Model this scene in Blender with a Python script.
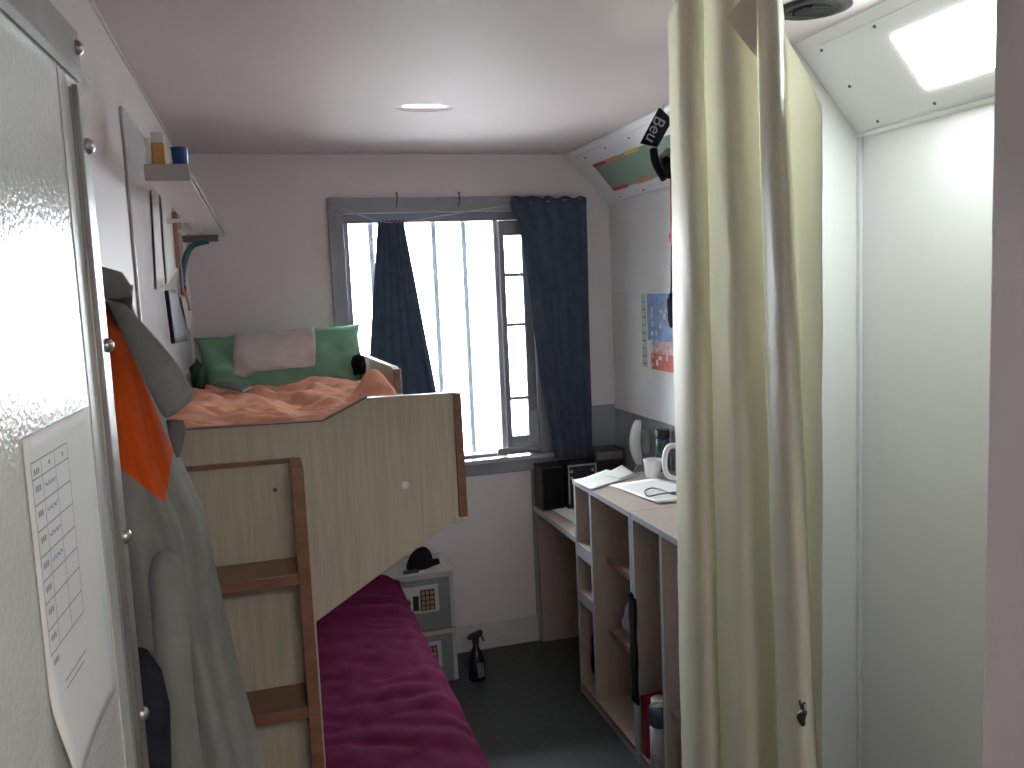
import bpy, bmesh, math, random
import numpy as np
from mathutils import Vector, Matrix, noise

for o in list(bpy.data.objects): bpy.data.objects.remove(o)
SC = bpy.context.scene
C = SC.collection
R = random.Random(5)

# ------------------------------------------------------------ camera
F = 855.0
_n = np.array([338., 7700., F]); _n /= np.linalg.norm(_n)
_e = np.array([-250., -84., F]); _e -= _n * (_e @ _n); _e /= np.linalg.norm(_e)
_r = np.cross(_n, _e)
AX = np.array([_r, _e, -_n])            # rows: world axes in camera coordinates
CAM = np.array([0., 0., 1.70])
cd = bpy.data.cameras.new('camera'); cam = bpy.data.objects.new('camera', cd); C.objects.link(cam)
cd.sensor_width = 36; cd.lens = F / 1024 * 36; cd.clip_start = 0.02; cd.clip_end = 200
mw = Matrix.Identity(4)
for j, v in enumerate(([1, 0, 0], [0, -1, 0], [0, 0, -1])):
    w = AX @ np.array(v, float)
    for i in range(3): mw[i][j] = w[i]
mw[0][3], mw[1][3], mw[2][3] = CAM
cam.matrix_world = mw
SC.camera = cam

# ------------------------------------------------------------ world, exposure
wd = bpy.data.worlds.new('overcast_sky'); SC.world = wd; wd.use_nodes = True
bg = wd.node_tree.nodes['Background']; bg.inputs[0].default_value = (0.93, 0.96, 1.0, 1); bg.inputs[1].default_value = 28.0
SC.view_settings.view_transform = 'Standard'; SC.view_settings.look = 'None'
SC.view_settings.gamma = 1; SC.view_settings.use_curve_mapping = False
SC.view_settings.exposure = 0.35
CUBICLE_LAMP = 36.0
CORRIDOR_FILL = 32.0  # strength of the added, unseen lamp behind the camera

# ------------------------------------------------------------ pixel to point helpers
def ray(u, v): return AX @ np.array([u - 512., v - 384., F])
def px(u, v, ax, val):
    d = ray(u, v); t = (val - CAM[ax]) / d[ax]; p = CAM + t * d
    return Vector(p.tolist())
def proj(p):
    q = AX.T @ (np.array(p, float) - CAM); return 512 + F * q[0] / q[2], 384 + F * q[1] / q[2]

# ------------------------------------------------------------ dimensions
H, D, XL, XR = 2.31, 3.82, -0.285, 1.608
SLX, SLZ = 1.40, 2.07
YP = 2.04

# ------------------------------------------------------------ materials
def lin(c):
    c = c / 255.0
    return c / 12.92 if c <= 0.04045 else ((c + 0.055) / 1.055) ** 2.4
def srgb(r, g, b): return (lin(r), lin(g), lin(b), 1)
MATS = {}
def mat(name, col, rough=0.6, var=0.06, scale=8.0, bump=0.0, bscale=60.0, metal=0.0, spec=0.5, stretch=None, sheen=0.0, trans=0.0):
    if name in MATS: return MATS[name]
    m = bpy.data.materials.new(name); m.use_nodes = True; nt = m.node_tree
    b = nt.nodes['Principled BSDF']
    b.inputs['Roughness'].default_value = rough; b.inputs['Metallic'].default_value = metal
    b.inputs['Specular IOR Level'].default_value = spec
    if sheen: b.inputs['Sheen Weight'].default_value = sheen
    tc = nt.nodes.new('ShaderNodeTexCoord'); src = tc.outputs['Object']
    if stretch:
        mp = nt.nodes.new('ShaderNodeMapping'); mp.inputs['Scale'].default_value = stretch
        nt.links.new(src, mp.inputs[0]); src = mp.outputs[0]
    nz = nt.nodes.new('ShaderNodeTexNoise'); nz.inputs['Scale'].default_value = scale; nz.inputs['Detail'].default_value = 5
    nt.links.new(src, nz.inputs['Vector'])
    rp = nt.nodes.new('ShaderNodeValToRGB')
    rp.color_ramp.elements[0].position = 0.3; rp.color_ramp.elements[1].position = 0.7
    rp.color_ramp.elements[0].color = tuple(c * (1 - var) for c in col[:3]) + (1,)
    rp.color_ramp.elements[1].color = tuple(min(1, c * (1 + var)) for c in col[:3]) + (1,)
    nt.links.new(nz.outputs[0], rp.inputs[0]); nt.links.new(rp.outputs[0], b.inputs['Base Color'])
    if bump:
        n2 = nt.nodes.new('ShaderNodeTexNoise'); n2.inputs['Scale'].default_value = bscale; n2.inputs['Detail'].default_value = 3
        nt.links.new(src, n2.inputs['Vector'])
        bp = nt.nodes.new('ShaderNodeBump'); bp.inputs['Strength'].default_value = bump; bp.inputs['Distance'].default_value = 0.004
        nt.links.new(n2.outputs[0], bp.inputs['Height']); nt.links.new(bp.outputs[0], b.inputs['Normal'])
    if trans:
        tl = nt.nodes.new('ShaderNodeBsdfTranslucent'); mx = nt.nodes.new('ShaderNodeMixShader')
        nt.links.new(rp.outputs[0], tl.inputs[0]); mx.inputs[0].default_value = trans
        nt.links.new(b.outputs[0], mx.inputs[1]); nt.links.new(tl.outputs[0], mx.inputs[2])
        nt.links.new(mx.outputs[0], nt.nodes['Material Output'].inputs[0])
    MATS[name] = m; return m
def emit(name, col, strength):
    m = bpy.data.materials.new(name); m.use_nodes = True; nt = m.node_tree
    nt.nodes.remove(nt.nodes['Principled BSDF'])
    e = nt.nodes.new('ShaderNodeEmission'); e.inputs[0].default_value = col; e.inputs[1].default_value = strength
    nt.links.new(e.outputs[0], nt.nodes['Material Output'].inputs[0]); return m
def glass_mat():
    m = bpy.data.materials.new('window_glass'); m.use_nodes = True; nt = m.node_tree
    nt.nodes.remove(nt.nodes['Principled BSDF'])
    t = nt.nodes.new('ShaderNodeBsdfTransparent'); t.inputs[0].default_value = (0.95, 0.97, 0.98, 1)
    g = nt.nodes.new('ShaderNodeBsdfGlossy'); g.inputs['Roughness'].default_value = 0.02
    fr = nt.nodes.new('ShaderNodeFresnel'); fr.inputs[0].default_value = 1.35
    mx = nt.nodes.new('ShaderNodeMixShader'); nt.links.new(fr.outputs[0], mx.inputs[0])
    nt.links.new(t.outputs[0], mx.inputs[1]); nt.links.new(g.outputs[0], mx.inputs[2])
    nt.links.new(mx.outputs[0], nt.nodes['Material Output'].inputs[0]); return m

WALL = mat('wall_paint', (0.74, 0.685, 0.69, 1), 0.5, 0.03, 3, 0.15, 90)
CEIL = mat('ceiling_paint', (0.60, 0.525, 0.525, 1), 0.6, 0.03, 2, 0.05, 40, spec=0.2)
CUBW = mat('cubicle_paint', (0.80, 0.80, 0.79, 1), 0.4, 0.02, 3, 0.08, 90)
LINO = mat('floor_lino', (0.040, 0.046, 0.046, 1), 0.45, 0.25, 40, 0.1, 200)
DOORP = mat('door_gloss_paint', (0.70, 0.71, 0.68, 1), 0.17, 0.03, 5, 0.22, 150)
STEEL = mat('dull_steel', (0.33, 0.33, 0.32, 1), 0.32, 0.25, 14, 0.1, 60, metal=0.9, stretch=(1, 1, 0.3))
BOLT = mat('bolt_steel', (0.5, 0.49, 0.47, 1), 0.28, 0.1, 40, metal=1.0)
EDGEP = mat('worn_steel_flange', (0.42, 0.42, 0.40, 1), 0.35, 0.22, 10, 0.1, 60, metal=0.6, stretch=(1, 1, 0.3))
SMUDGE = mat('worn_white_paint', (0.55, 0.55, 0.53, 1), 0.4, 0.35, 9, 0.1, 60, stretch=(1, 1, 0.25))
PAPER = mat('white_paper', (0.78, 0.78, 0.76, 1), 0.7, 0.02, 10)
INK = mat('grey_ink', (0.33, 0.33, 0.35, 1), 0.8)
BLUEINK = mat('blue_ink', (0.36, 0.42, 0.60, 1), 0.8)
REDINK = mat('red_ink', (0.5, 0.25, 0.22, 1), 0.8)
LAM = mat('pale_wood_laminate', (0.46, 0.42, 0.325, 1), 0.4, 0.10, 14, stretch=(9, 9, 0.5))
BROWN = mat('brown_wood_edging', (0.21, 0.095, 0.055, 1), 0.35, 0.25, 12, stretch=(1, 1, 4))
CARC = mat('cabinet_beech_board', (0.40, 0.335, 0.285, 1), 0.45, 0.07, 12, stretch=(6, 6, 1))
GREY = mat('grey_edging', (0.36, 0.375, 0.40, 1), 0.35, 0.05, 10)
REDBR = mat('redbrown_edging', (0.25, 0.085, 0.06, 1), 0.3, 0.1, 20)
MAG = mat('magenta_cotton', (0.105, 0.007, 0.040, 1), 0.85, 0.12, 18, 0.25, 260, spec=0.05)
PEACH = mat('peach_cotton', (0.72, 0.34, 0.22, 1), 0.9, 0.08, 12, 0.2, 300, spec=0.15)
GREEN = mat('green_cotton', (0.20, 0.40, 0.265, 1), 0.9, 0.10, 12, 0.2, 300, spec=0.15)
WCLOTH = mat('pale_pink_cloth', (0.62, 0.55, 0.53, 1), 0.95, 0.05, 20, 0.2, 300, spec=0.1)
BLUE = mat('navy_curtain_cloth', (0.080, 0.102, 0.145, 1), 0.95, 0.12, 20, 0.2, 260, spec=0.1, trans=0.22)
CREAM = mat('cream_vinyl_curtain', (0.81, 0.79, 0.70, 1), 0.45, 0.02, 4, 0.05, 40, trans=0.50)
WFRAME = mat('window_grey_paint', (0.27, 0.275, 0.30, 1), 0.4, 0.06, 8)
BARS = mat('pale_bar_paint', (0.40, 0.42, 0.45, 1), 0.5, 0.06, 8)
GLASS = glass_mat()
FLEECE = mat('grey_fleece', (0.215, 0.222, 0.205, 1), 0.95, 0.10, 22, 0.3, 220, spec=0.1, sheen=0.1)
FLEECE2 = mat('dark_grey_lining', (0.15, 0.15, 0.14, 1), 0.95, 0.1, 22, 0.3, 220, spec=0.1)
ORANGE = mat('orange_fleece', (0.58, 0.085, 0.014, 1), 0.95, 0.08, 22, 0.3, 220, spec=0.1)
NAVY = mat('dark_navy_cloth', (0.022, 0.023, 0.032, 1), 0.95, 0.35, 18, 0.3, 200, spec=0.1)
BLACK = mat('black_plastic', (0.016, 0.016, 0.018, 1), 0.4, 0.1, 20)
BCLOTH = mat('black_cloth', (0.013, 0.012, 0.014, 1), 0.95, 0.2, 20, spec=0.1)
DGREY = mat('dark_grey_plastic', (0.055, 0.057, 0.062, 1), 0.4, 0.1, 20)
LGREY = mat('light_grey_plastic', (0.45, 0.45, 0.45, 1), 0.4, 0.05, 20)
SAFEG = mat('safe_grey_enamel', (0.23, 0.235, 0.245, 1), 0.4, 0.06, 12)
SAFET = mat('safe_white_top', (0.55, 0.54, 0.53, 1), 0.5, 0.05, 12)
WHITE = mat('white_plastic', (0.76, 0.76, 0.75, 1), 0.3, 0.02, 20)
SPLASH = mat('grey_splashback_paint', (0.29, 0.315, 0.335, 1), 0.45, 0.15, 4)
BOARDW = mat('gloss_white_board', (0.78, 0.78, 0.79, 1), 0.3, 0.03, 3)
GCARD = mat('green_card', (0.21, 0.30, 0.235, 1), 0.8, 0.05, 8)
YELL = mat('yellow_print', (0.72, 0.45, 0.07, 1), 0.7)
ORTAPE = mat('orange_tape', (0.62, 0.20, 0.08, 1), 0.6)
RED = mat('red_cloth', (0.50, 0.03, 0.05, 1), 0.7)
TEAL = mat('teal_plastic', (0.02, 0.11, 0.12, 1), 0.4)
BLUEP = mat('blue_plastic', (0.02, 0.075, 0.30, 1), 0.35)
ORCARD = mat('orange_carton', (0.62, 0.30, 0.07, 1), 0.6)
WOODST = mat('brown_stick_wood', (0.28, 0.14, 0.10, 1), 0.6, 0.15, 20)
YARD = mat('pale_concrete_yard', (0.60, 0.60, 0.58, 1), 0.9, 0.08, 0.5)
PURPLE = mat('purple_edging', (0.12, 0.03, 0.12, 1), 0.5)
CARDB = mat('brown_cardboard', (0.34, 0.22, 0.15, 1), 0.8, 0.08, 10)
SILVER = mat('scuffed_silver', (0.42, 0.44, 0.46, 1), 0.35, 0.2, 12)

# ------------------------------------------------------------ mesh helpers
def link(name, me, m, parent=None, smooth=False):
    o = bpy.data.objects.new(name, me); C.objects.link(o)
    if m: me.materials.append(m)
    if smooth:
        for p in me.polygons: p.use_smooth = True
    if parent is not None: o.parent = parent; o.matrix_parent_inverse = parent.matrix_world.inverted() if False else Matrix.Translation(-Vector(parent.location))
    return o
def tag(o, label, cat, group=None):
    o['label'] = label; o['category'] = cat
    if group: o['group'] = group
    return o
def thing(name, loc, label, cat, group=None):
    o = bpy.data.objects.new(name, None); C.objects.link(o); o.location = loc; o.empty_display_size = 0.05
    return tag(o, label, cat, group)
def struct(o): o['kind'] = 'structure'; return o
def bmesh_obj(name, bm, m, parent=None, smooth=False):
    me = bpy.data.meshes.new(name); bmesh.ops.recalc_face_normals(bm, faces=bm.faces); bm.to_mesh(me); bm.free()
    return link(name, me, m, parent, smooth)
def add_box(bm, x0, x1, y0, y1, z0, z1, bev=0.0):
    r = bmesh.ops.create_cube(bm, size=1)
    vs = r['verts']
    bmesh.ops.transform(bm, verts=vs, matrix=Matrix.Translation(((x0 + x1) / 2, (y0 + y1) / 2, (z0 + z1) / 2)) @ Matrix.Diagonal((abs(x1 - x0), abs(y1 - y0), abs(z1 - z0), 1)))
    if bev:
        es = list({e for v in vs for e in v.link_edges})
        bmesh.ops.bevel(bm, geom=es, offset=bev, segments=2, affect='EDGES', profile=0.6)
def box(name, x0, x1, y0, y1, z0, z1, m, parent=None, bev=0.0015):
    bm = bmesh.new(); add_box(bm, x0, x1, y0, y1, z0, z1, bev); return bmesh_obj(name, bm, m, parent)
def prism(name, pts, ext, m, parent=None, bev=0.0):
    """pts: planar loop of Vectors, ext: extrusion vector"""
    bm = bmesh.new(); a = [bm.verts.new(p) for p in pts]; b = [bm.verts.new(Vector(p) + ext) for p in pts]
    bm.faces.new(a); bm.faces.new(b[::-1]); n = len(pts)
    for i in range(n): bm.faces.new((a[i], b[i], b[(i + 1) % n], a[(i + 1) % n]))
    bmesh.ops.recalc_face_normals(bm, faces=bm.faces)
    if bev: bmesh.ops.bevel(bm, geom=list(bm.edges), offset=bev, segments=2, affect='EDGES', profile=0.6)
    return bmesh_obj(name, bm, m, parent)
def grid(name, rows, m, parent=None, thick=0.0, closed=False, smooth=True, cap=False):
    nr, nc = len(rows), len(rows[0]); V = [tuple(p) for r in rows for p in r]; Fc = []
    for i in range(nr - 1):
        for j in range(nc if closed else nc - 1):
            k = (j + 1) % nc; Fc.append((i * nc + j, i * nc + k, (i + 1) * nc + k, (i + 1) * nc + j))
    if cap: Fc.append(tuple(range(nc))); Fc.append(tuple(range((nr - 1) * nc, nr * nc))[::-1])
    me = bpy.data.meshes.new(name); me.from_pydata(V, [], Fc); me.update()
    o = link(name, me, m, parent, smooth)
    if closed and cap:
        bm = bmesh.new(); bm.from_mesh(me); bmesh.ops.recalc_face_normals(bm, faces=bm.faces); bm.to_mesh(me); bm.free()
        if smooth:
            for p in me.polygons: p.use_smooth = len(p.vertices) == 4
    if thick:
        s = o.modifiers.new('thickness', 'SOLIDIFY'); s.thickness = thick; s.offset = 0
    return o
def lathe(name, prof, cx, cy, m, parent=None, seg=28):
    rows = [[(cx + r * math.cos(2 * math.pi * k / seg), cy + r * math.sin(2 * math.pi * k / seg), z) for k in range(seg)] for r, z in prof]
    return grid(name, rows, m, parent, closed=True, cap=True)
def tube(name, pts, rad, m, parent=None, seg=10, sub=6):
    P = [Vector(p) for p in pts]; rr = rad if isinstance(rad, (list, tuple)) else [rad] * len(P)
    Q = []; RR = []
    n = len(P)
    for i in range(n - 1):
        p0, p1, p2, p3 = P[max(i - 1, 0)], P[i], P[i + 1], P[min(i + 2, n - 1)]
        for s in range(sub):
            t = s / sub
            Q.append(0.5 * ((2 * p1) + (p2 - p0) * t + (2 * p0 - 5 * p1 + 4 * p2 - p3) * t * t + (3 * p1 - p0 - 3 * p2 + p3) * t ** 3)); RR.append(rr[i] * (1 - t) + rr[i + 1] * t)
    Q.append(P[-1]); RR.append(rr[-1])
    rows = []; ref = None
    for i, q in enumerate(Q):
        t = (Q[min(i + 1, len(Q) - 1)] - Q[max(i - 1, 0)]).normalized()
        if ref is None: ref = t.orthogonal()
        a = (ref - t * ref.dot(t)).normalized(); ref = a; b = t.cross(a)
        rows.append([q + RR[i] * (math.cos(2 * math.pi * k / seg) * a + math.sin(2 * math.pi * k / seg) * b) for k in range(seg)])
    return grid(name, rows, m, parent, closed=True, cap=True)
def nz(x, y, z=0.0): return noise.noise(Vector((x, y, z)))
def sm(a, b, t):
    t = max(0.0, min(1.0, (t - a) / (b - a))); return t * t * (3 - 2 * t)
def curve(pts, t):
    """piecewise linear lookup, pts = [(key, value...)...]"""
    for i in range(len(pts) - 1):
        if t <= pts[i + 1][0] or i == len(pts) - 2:
            k = (t - pts[i][0]) / (pts[i + 1][0] - pts[i][0]); k = max(0, min(1, k))
            return [a + (b - a) * k for a, b in zip(pts[i][1:], pts[i + 1][1:])]

# ============================================================ THE SETTING
struct(box('floor', -1.4, 2.0, -1.6, 3.95, -0.06, 0.0, LINO, bev=0))
struct(box('ceiling', -1.4, 2.0, -1.6, 3.95, H, H + 0.06, CEIL, bev=0))
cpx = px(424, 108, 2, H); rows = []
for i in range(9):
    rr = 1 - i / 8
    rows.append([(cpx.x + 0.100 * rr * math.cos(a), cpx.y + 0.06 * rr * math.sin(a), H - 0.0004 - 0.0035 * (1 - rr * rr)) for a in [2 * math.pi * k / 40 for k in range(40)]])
grid('glint_patch', rows, mat('glint_gloss', (0.75, 0.67, 0.66, 1), 0.12, 0.02, 3), bpy.data.objects['ceiling'], closed=True)  # added glossy disc, bulged to mirror the window as a bright ceiling spot
WX0, WX1, WZ0, WZ1 = 0.36, 1.215, 0.925, 2.056     # window opening
bm = bmesh.new()
add_box(bm, XL - 0.1, WX0, D, D + 0.12, 0, H); add_box(bm, WX1, XR + 0.1, D, D + 0.12, 0, H)
add_box(bm, WX0, WX1, D, D + 0.12, 0, WZ0); add_box(bm, WX0, WX1, D, D + 0.12, WZ1, H)
struct(bmesh_obj('wall_far', bm, WALL))
struct(box('wall_left', XL - 0.1, XL, 0.17, D, 0, H, WALL, bev=0))
struct(box('wall_right', XR, XR + 0.1, 0.17, D, 0, H, CUBW, bev=0))
struct(box('wall_cubicle_far', 1.065, XR, YP, YP + 0.03, 0, H, CUBW, bev=0))
struct(box('wall_cubicle_near', 0.82, 0.86, 0.17, 0.812, 0, H, WALL, bev=0.003))
bm = bmesh.new()
add_box(bm, XL - 0.1, -0.27, 0.05, 0.17, 0, H); add_box(bm, 0.64, XR + 0.1, 0.05, 0.17, 0, H); add_box(bm, -0.27, 0.64, 0.05, 0.17, 2.0, H)
struct(bmesh_obj('wall_entry', bm, WALL))
bm = bmesh.new()
add_box(bm, -1.4, 2.0, -1.6, -1.5, 0, H); add_box(bm, -1.4, -1.3, -1.5, 0.17, 0, H); add_box(bm, 1.9, 2.0, -1.5, 0.17, 0, H)
add_box(bm, -1.3, XL - 0.1, 0.05, 0.17, 0, H); add_box(bm, XR + 0.1, 1.9, 0.05, 0.17, 0, H)
struct(bmesh_obj('wall_corridor', bm, WALL))
struct(box('baseboard_far', XL, 1.17, D - 0.006, D, 0, 0.13, mat('grey_skirting', (0.58, 0.56, 0.56, 1), 0.4), bev=0.002))
struct(box('trim_1', XL, XL + 0.006, 0.2, D, H - 0.013, H, mat('coving_paint', (0.62, 0.58, 0.58, 1), 0.4), bev=0.003))
# sloped soffit along the right wall
SL = math.hypot(XR - SLX, H - SLZ); SU = Vector((XR - SLX, 0, SLZ - H)) / SL; SN = Vector((SLZ - H, 0, SLX - XR)) / SL
if SN.x > 0: SN = -SN
def SP(t, y, off=0.0): return Vector((SLX, y, H)) + SU * t + SN * off
def slope_px(u, v, off=0.0):
    d = ray(u, v); n = np.array(SN); o = np.array(SP(0, 0, off)); t = n @ (o - CAM) / (n @ d); p = CAM + t * d
    q = Vector(p.tolist()) - Vector((SLX, 0, H)); return q.dot(SU), p[1]
def slope_plate(name, t0, t1, y0, y1, off0, off1, m, parent=None, bev=0.001):
    pts = [SP(t0, y0, off0), SP(t1, y0, off0), SP(t1, y1, off0), SP(t0, y1, off0)]
    return prism(name, pts, SN * (off1 - off0), m, parent, bev)
sof = prism('trim_2', [Vector((SLX, 0.17, H)), Vector((XR, 0.17, SLZ)), Vector((XR, 0.17, H))], Vector((0, D - 0.17, 0)), CUBW)
struct(sof)
cov = slope_plate('cover_strip', 0.004, 0.022, YP + 0.03, D - 0.001, 0, 0.006, BOARDW, sof, 0.002)
slope_plate('cover_strip', SL - 0.016, SL - 0.002, 0.2, D - 0.001, 0, 0.005, BOARDW, sof, 0.002)
# removable panels held by screws
SCREW = mat('dark_screw_head', (0.06, 0.06, 0.06, 1), 0.4)
def screw_on_slope(t, y, par):
    bmm = bmesh.new(); q = SN.to_track_quat('Z', 'Y').to_matrix().to_4x4()
    bmesh.ops.create_cone(bmm, cap_ends=True, segments=10, radius1=0.0045, radius2=0.003, depth=0.003, matrix=Matrix.Translation(SP(t, y, 0.0065)) @ q)
    return bmesh_obj('screw', bmm, SCREW, par)
pan = slope_plate('access_panel', 0.030, 0.292, 1.20, 1.955, 0, 0.005, CUBW, sof, 0.0015)
for t, y in [slope_px(823, 49), slope_px(876, 25), slope_px(851, 85), slope_px(879, 120), slope_px(936, 102)]: screw_on_slope(t, y, pan)
pan2 = slope_plate('access_panel', 0.030, 0.292, 2.55, 3.76, 0, 0.005, BOARDW, sof, 0.0015)
for u, v in [(567, 166), (586, 157), (606, 147), (630, 137), (602, 205), (623, 198), (646, 191)]:
    t, y = slope_px(u, v); screw_on_slope(min(max(t, 0.04), 0.283), y, pan2)
# corner strip in the cubicle
struct(box('trim_3', XR - 0.012, XR, YP - 0.014, YP, 0, SLZ, BOARDW, bev=0.003))
# painted splashback boards above the desk and white board above them
struct(box('trim_4', 1.165, XR - 0.004, D - 0.004, D, 0.0, 1.125, SPLASH, bev=0))
struct(box('trim_5', XR - 0.004, XR, YP + 0.03, D, 0.0, 1.105, SPLASH, bev=0))
wb = box('wall_board', XR - 0.010, XR, YP + 0.05, 3.76, 1.108, 1.672, BOARDW, bev=0.004)
tag(wb, 'large white board fixed to the right wall behind the poster', 'wall board')

# round vent on the cubicle ceiling
vt = thing('ceiling_vent', (1.26, 1.76, H), 'round dark grey vent on the cubicle ceiling above the cream curtain', 'vent')
lathe('rim', [(0.085, H - 0.0005), (0.085, H - 0.003), (0.060, H - 0.007), (0.052, H - 0.003)], 1.26, 1.76, mat('vent_grey', (0.05, 0.048, 0.045, 1), 0.9, 0.3, 20, spec=0.05), vt)
for k in range(5):
    y = 1.76 - 0.032 + k * 0.016; w = math.sqrt(max(0, 0.044 ** 2 - (y - 1.76) ** 2))
    box('slat', 1.26 - w, 1.26 + w, y - 0.005, y + 0.005, H - 0.010, H - 0.006, mat('vent_dark', (0.03, 0.03, 0.028, 1), 0.9, 0.3, 20, spec=0.05), vt, 0.001)

# outside
yd = struct(box('ground_outside', -20, 22, D + 0.12, 40, -1.2, -1.0, YARD, bev=0))

# ------------------------------------------------------------ window
win = bpy.data.objects.new('window_1', None); C.objects.link(win); win.location = (0.79, D, WZ0); struct(win)
A0, A1, AZ0, AZ1 = 0.296, 1.27, 0.845, 2.12
box('architrave', A0, A1, D - 0.022, D, WZ1, AZ1, WFRAME, win, 0.003)
box('architrave', A0, WX0, D - 0.022, D, WZ0, WZ1, WFRAME, win, 0.003)
box('architrave', WX1, A1, D - 0.022, D, WZ0, WZ1, WFRAME, win, 0.003)
box('apron', A0, A1, D - 0.016, D, AZ0, WZ0 - 0.02, WFRAME, win, 0.003)
box('window_sill', A0 - 0.01, A1 + 0.01, D - 0.055, D + 0.04, WZ0 - 0.02, WZ0, mat('sill_grey_gloss', (0.40, 0.41, 0.43, 1), 0.25), win, 0.004)
IF = mat('inner_frame_bluegrey', (0.20, 0.21, 0.245, 1), 0.4, 0.05, 8)
box('frame_rail', WX0, WX1, D + 0.02, D + 0.07, WZ1 - 0.040, WZ1, IF, win, 0.003)
box('frame_rail', WX0, 1.045, D + 0.02, D + 0.07, WZ0, WZ0 + 0.012, BARS, win, 0.003)
box('frame_stile', WX0, WX0 + 0.024, D + 0.02, D + 0.07, WZ0, WZ1 - 0.04, IF, win, 0.003)
box('frame_stile', 1.038, 1.060, D + 0.012, D + 0.07, WZ0, WZ1 - 0.04, BARS, win, 0.003)
for xb in (0.489, 0.633, 0.776, 0.917):
    box('bar', xb - 0.0125, xb + 0.0125, D + 0.085, D + 0.11, WZ0 - 0.0, WZ1, mat('bluegrey_bar_paint', (0.11, 0.118, 0.135, 1), 0.5), win, 0.008)
box('pane', WX0 + 0.02, 1.042, D + 0.042, D + 0.047, WZ0 + 0.008, WZ1 - 0.035, GLASS, win, 0)
# narrow opening sash on the right
sash = bpy.data.objects.new('sash', None); C.objects.link(sash); sash.parent = win
sash.matrix_parent_inverse = Matrix.Translation(-Vector(win.location)); 
def sbox(n, x0, x1, z0, z1, m, y0=D + 0.0, y1=D + 0.035, b=0.004): return box(n, x0, x1, y0, y1, z0, z1, m, sash, b)
sash.location = (0, 0, 0)
SF = mat('sash_grey', (0.19, 0.195, 0.215, 1), 0.4, 0.08, 8)
sbox('stile', 1.062, 1.086, 0.955, 2.014, SF); sbox('stile', 1.168, 1.213, 0.955, 2.014, SF)
zs = [0.955, 1.012, 1.182, 1.198, 1.527, 1.543, 1.757, 1.774, 1.945, 2.014]
for a in range(0, 10, 2): sbox('rail', 1.086, 1.168, zs[a], zs[a + 1], SF)
for a in range(1, 9, 2): sbox('pane', 1.084, 1.170, zs[a] - 0.003, zs[a + 1] + 0.003, GLASS, D + 0.015, D + 0.019, 0)
tube('stay_bar', [(1.0, D - 0.03, 0.951), (1.03, D - 0.032, 0.950), (1.21, D - 0.032, 0.951)], 0.016, SF, sash, 12)

# ------------------------------------------------------------ door, standing open against the left wall
DA = math.radians(3.0); DD = Vector((math.sin(DA), math.cos(DA), 0)); DN = Vector((math.cos(DA), -math.sin(DA), 0))
DF = Vector((-0.176, 1.0, 0))                        # free edge of the room-side face
def DP(s, z, off=0.0): return DF - DD * s + DN * off + Vector((0, 0, z))
def door_px(u, v, off=0.0):
    d = ray(u, v); n = np.array(DN); o = np.array(DP(0, 0, off)); t = n @ (o - CAM) / (n @ d); p = Vector((CAM + t * d).tolist())
    return (DF - p).dot(DD), p.z
def door_plate(name, s0, s1, z0, z1, o0, o1, m, parent, bev=0.001):
    return prism(name, [DP(s0, z0, o0), DP(s1, z0, o0), DP(s1, z1, o0), DP(s0, z1, o0)], DN * (o1 - o0), m, parent, bev)
door = bpy.data.objects.new('door_1', None); C.objects.link(door); door.location = DP(0.4, 0); struct(door)
ZT = door_px(70, 40)[1]
DW = 0.735
ZTOP = 1.995
EDG = -0.062
door_plate('leaf', EDG, DW, 0.012, ZTOP, -0.036, 0, DOORP, door, 0.002)
door_plate('worn_margin', 0.004, 0.040, 0.03, 1.937, 0, 0.0012, SMUDGE, door, 0)
te = door_plate('top_angle', -0.046, DW, 1.945, ZTOP, 0, 0.004, STEEL, door, 0.001)
door_plate('lip', -0.046, DW, 1.942, 1.947, 0.002, 0.013, STEEL, te, 0.001)
ed = door_plate('edge_angle', EDG + 0.004, 0.0, 0.03, 1.928, 0.0, 0.003, EDGEP, door, 0.001)
door_plate('lip', -0.004, 0.001, 0.03, 1.930, 0.003, 0.009, STEEL, ed, 0.001)
def bolt(s, z, par, off=0.004):
    bmm = bmesh.new(); q = DN.to_track_quat('Z', 'Y').to_matrix().to_4x4()
    bmesh.ops.create_uvsphere(bmm, u_segments=16, v_segments=8, radius=0.0085, matrix=Matrix.Translation(DP(s, z, off)) @ q @ Matrix.Diagonal((1, 1, 0.8, 1)))
    return bmesh_obj('bolt', bmm, BOLT, par, True)
bolt(-0.036, 1.976, te)
for u, v in ((94, 150), (109, 345), (127, 535), (142, 716)): bolt(-0.046, door_px(u, v, 0.004)[1], ed)
for k in range(3): bolt(-0.046, 0.9 - 0.3 * k, ed)

# paper notice with a hand-filled table taped to the door
def DQ(u, v, off=0.0015):
    s, z = door_px(u, v, off); return s, z
nt_ = thing('notice_sheet', DP(0.2, 1.3, 0.002), 'white paper notice with a ruled hand-filled table taped to the open door', 'notice')
SA, SB, ZA, ZB = 0.258, 0.052, 1.600, 1.300
rows = []
for i in range(25):
    z = ZA + (ZB - ZA) * i / 24; row = []
    for j in range(9):
        s = SA + (SB - SA) * j / 8
        curl = 0.014 * sm(0.70, 1.0, i / 24) * (1 - j / 8) ** 3
        row.append(DP(s, z, 0.0016 + curl))
    rows.append(row)
grid('paper', rows, PAPER, nt_, 0.0004)
def print_plate(name, s, w, z, h, m): return door_plate(name, s - w, s, z - h, z, 0.0021, 0.0024, m, nt_, 0)
LTH = 0.0011
cw = [0.0, 0.026, 0.064, 0.104]; S0 = 0.247; rz = [1.578, 1.564, 1.543, 1.5215, 1.500, 1.480, 1.461, 1.4387, 1.418, 1.402]
bm = bmesh.new()
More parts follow.
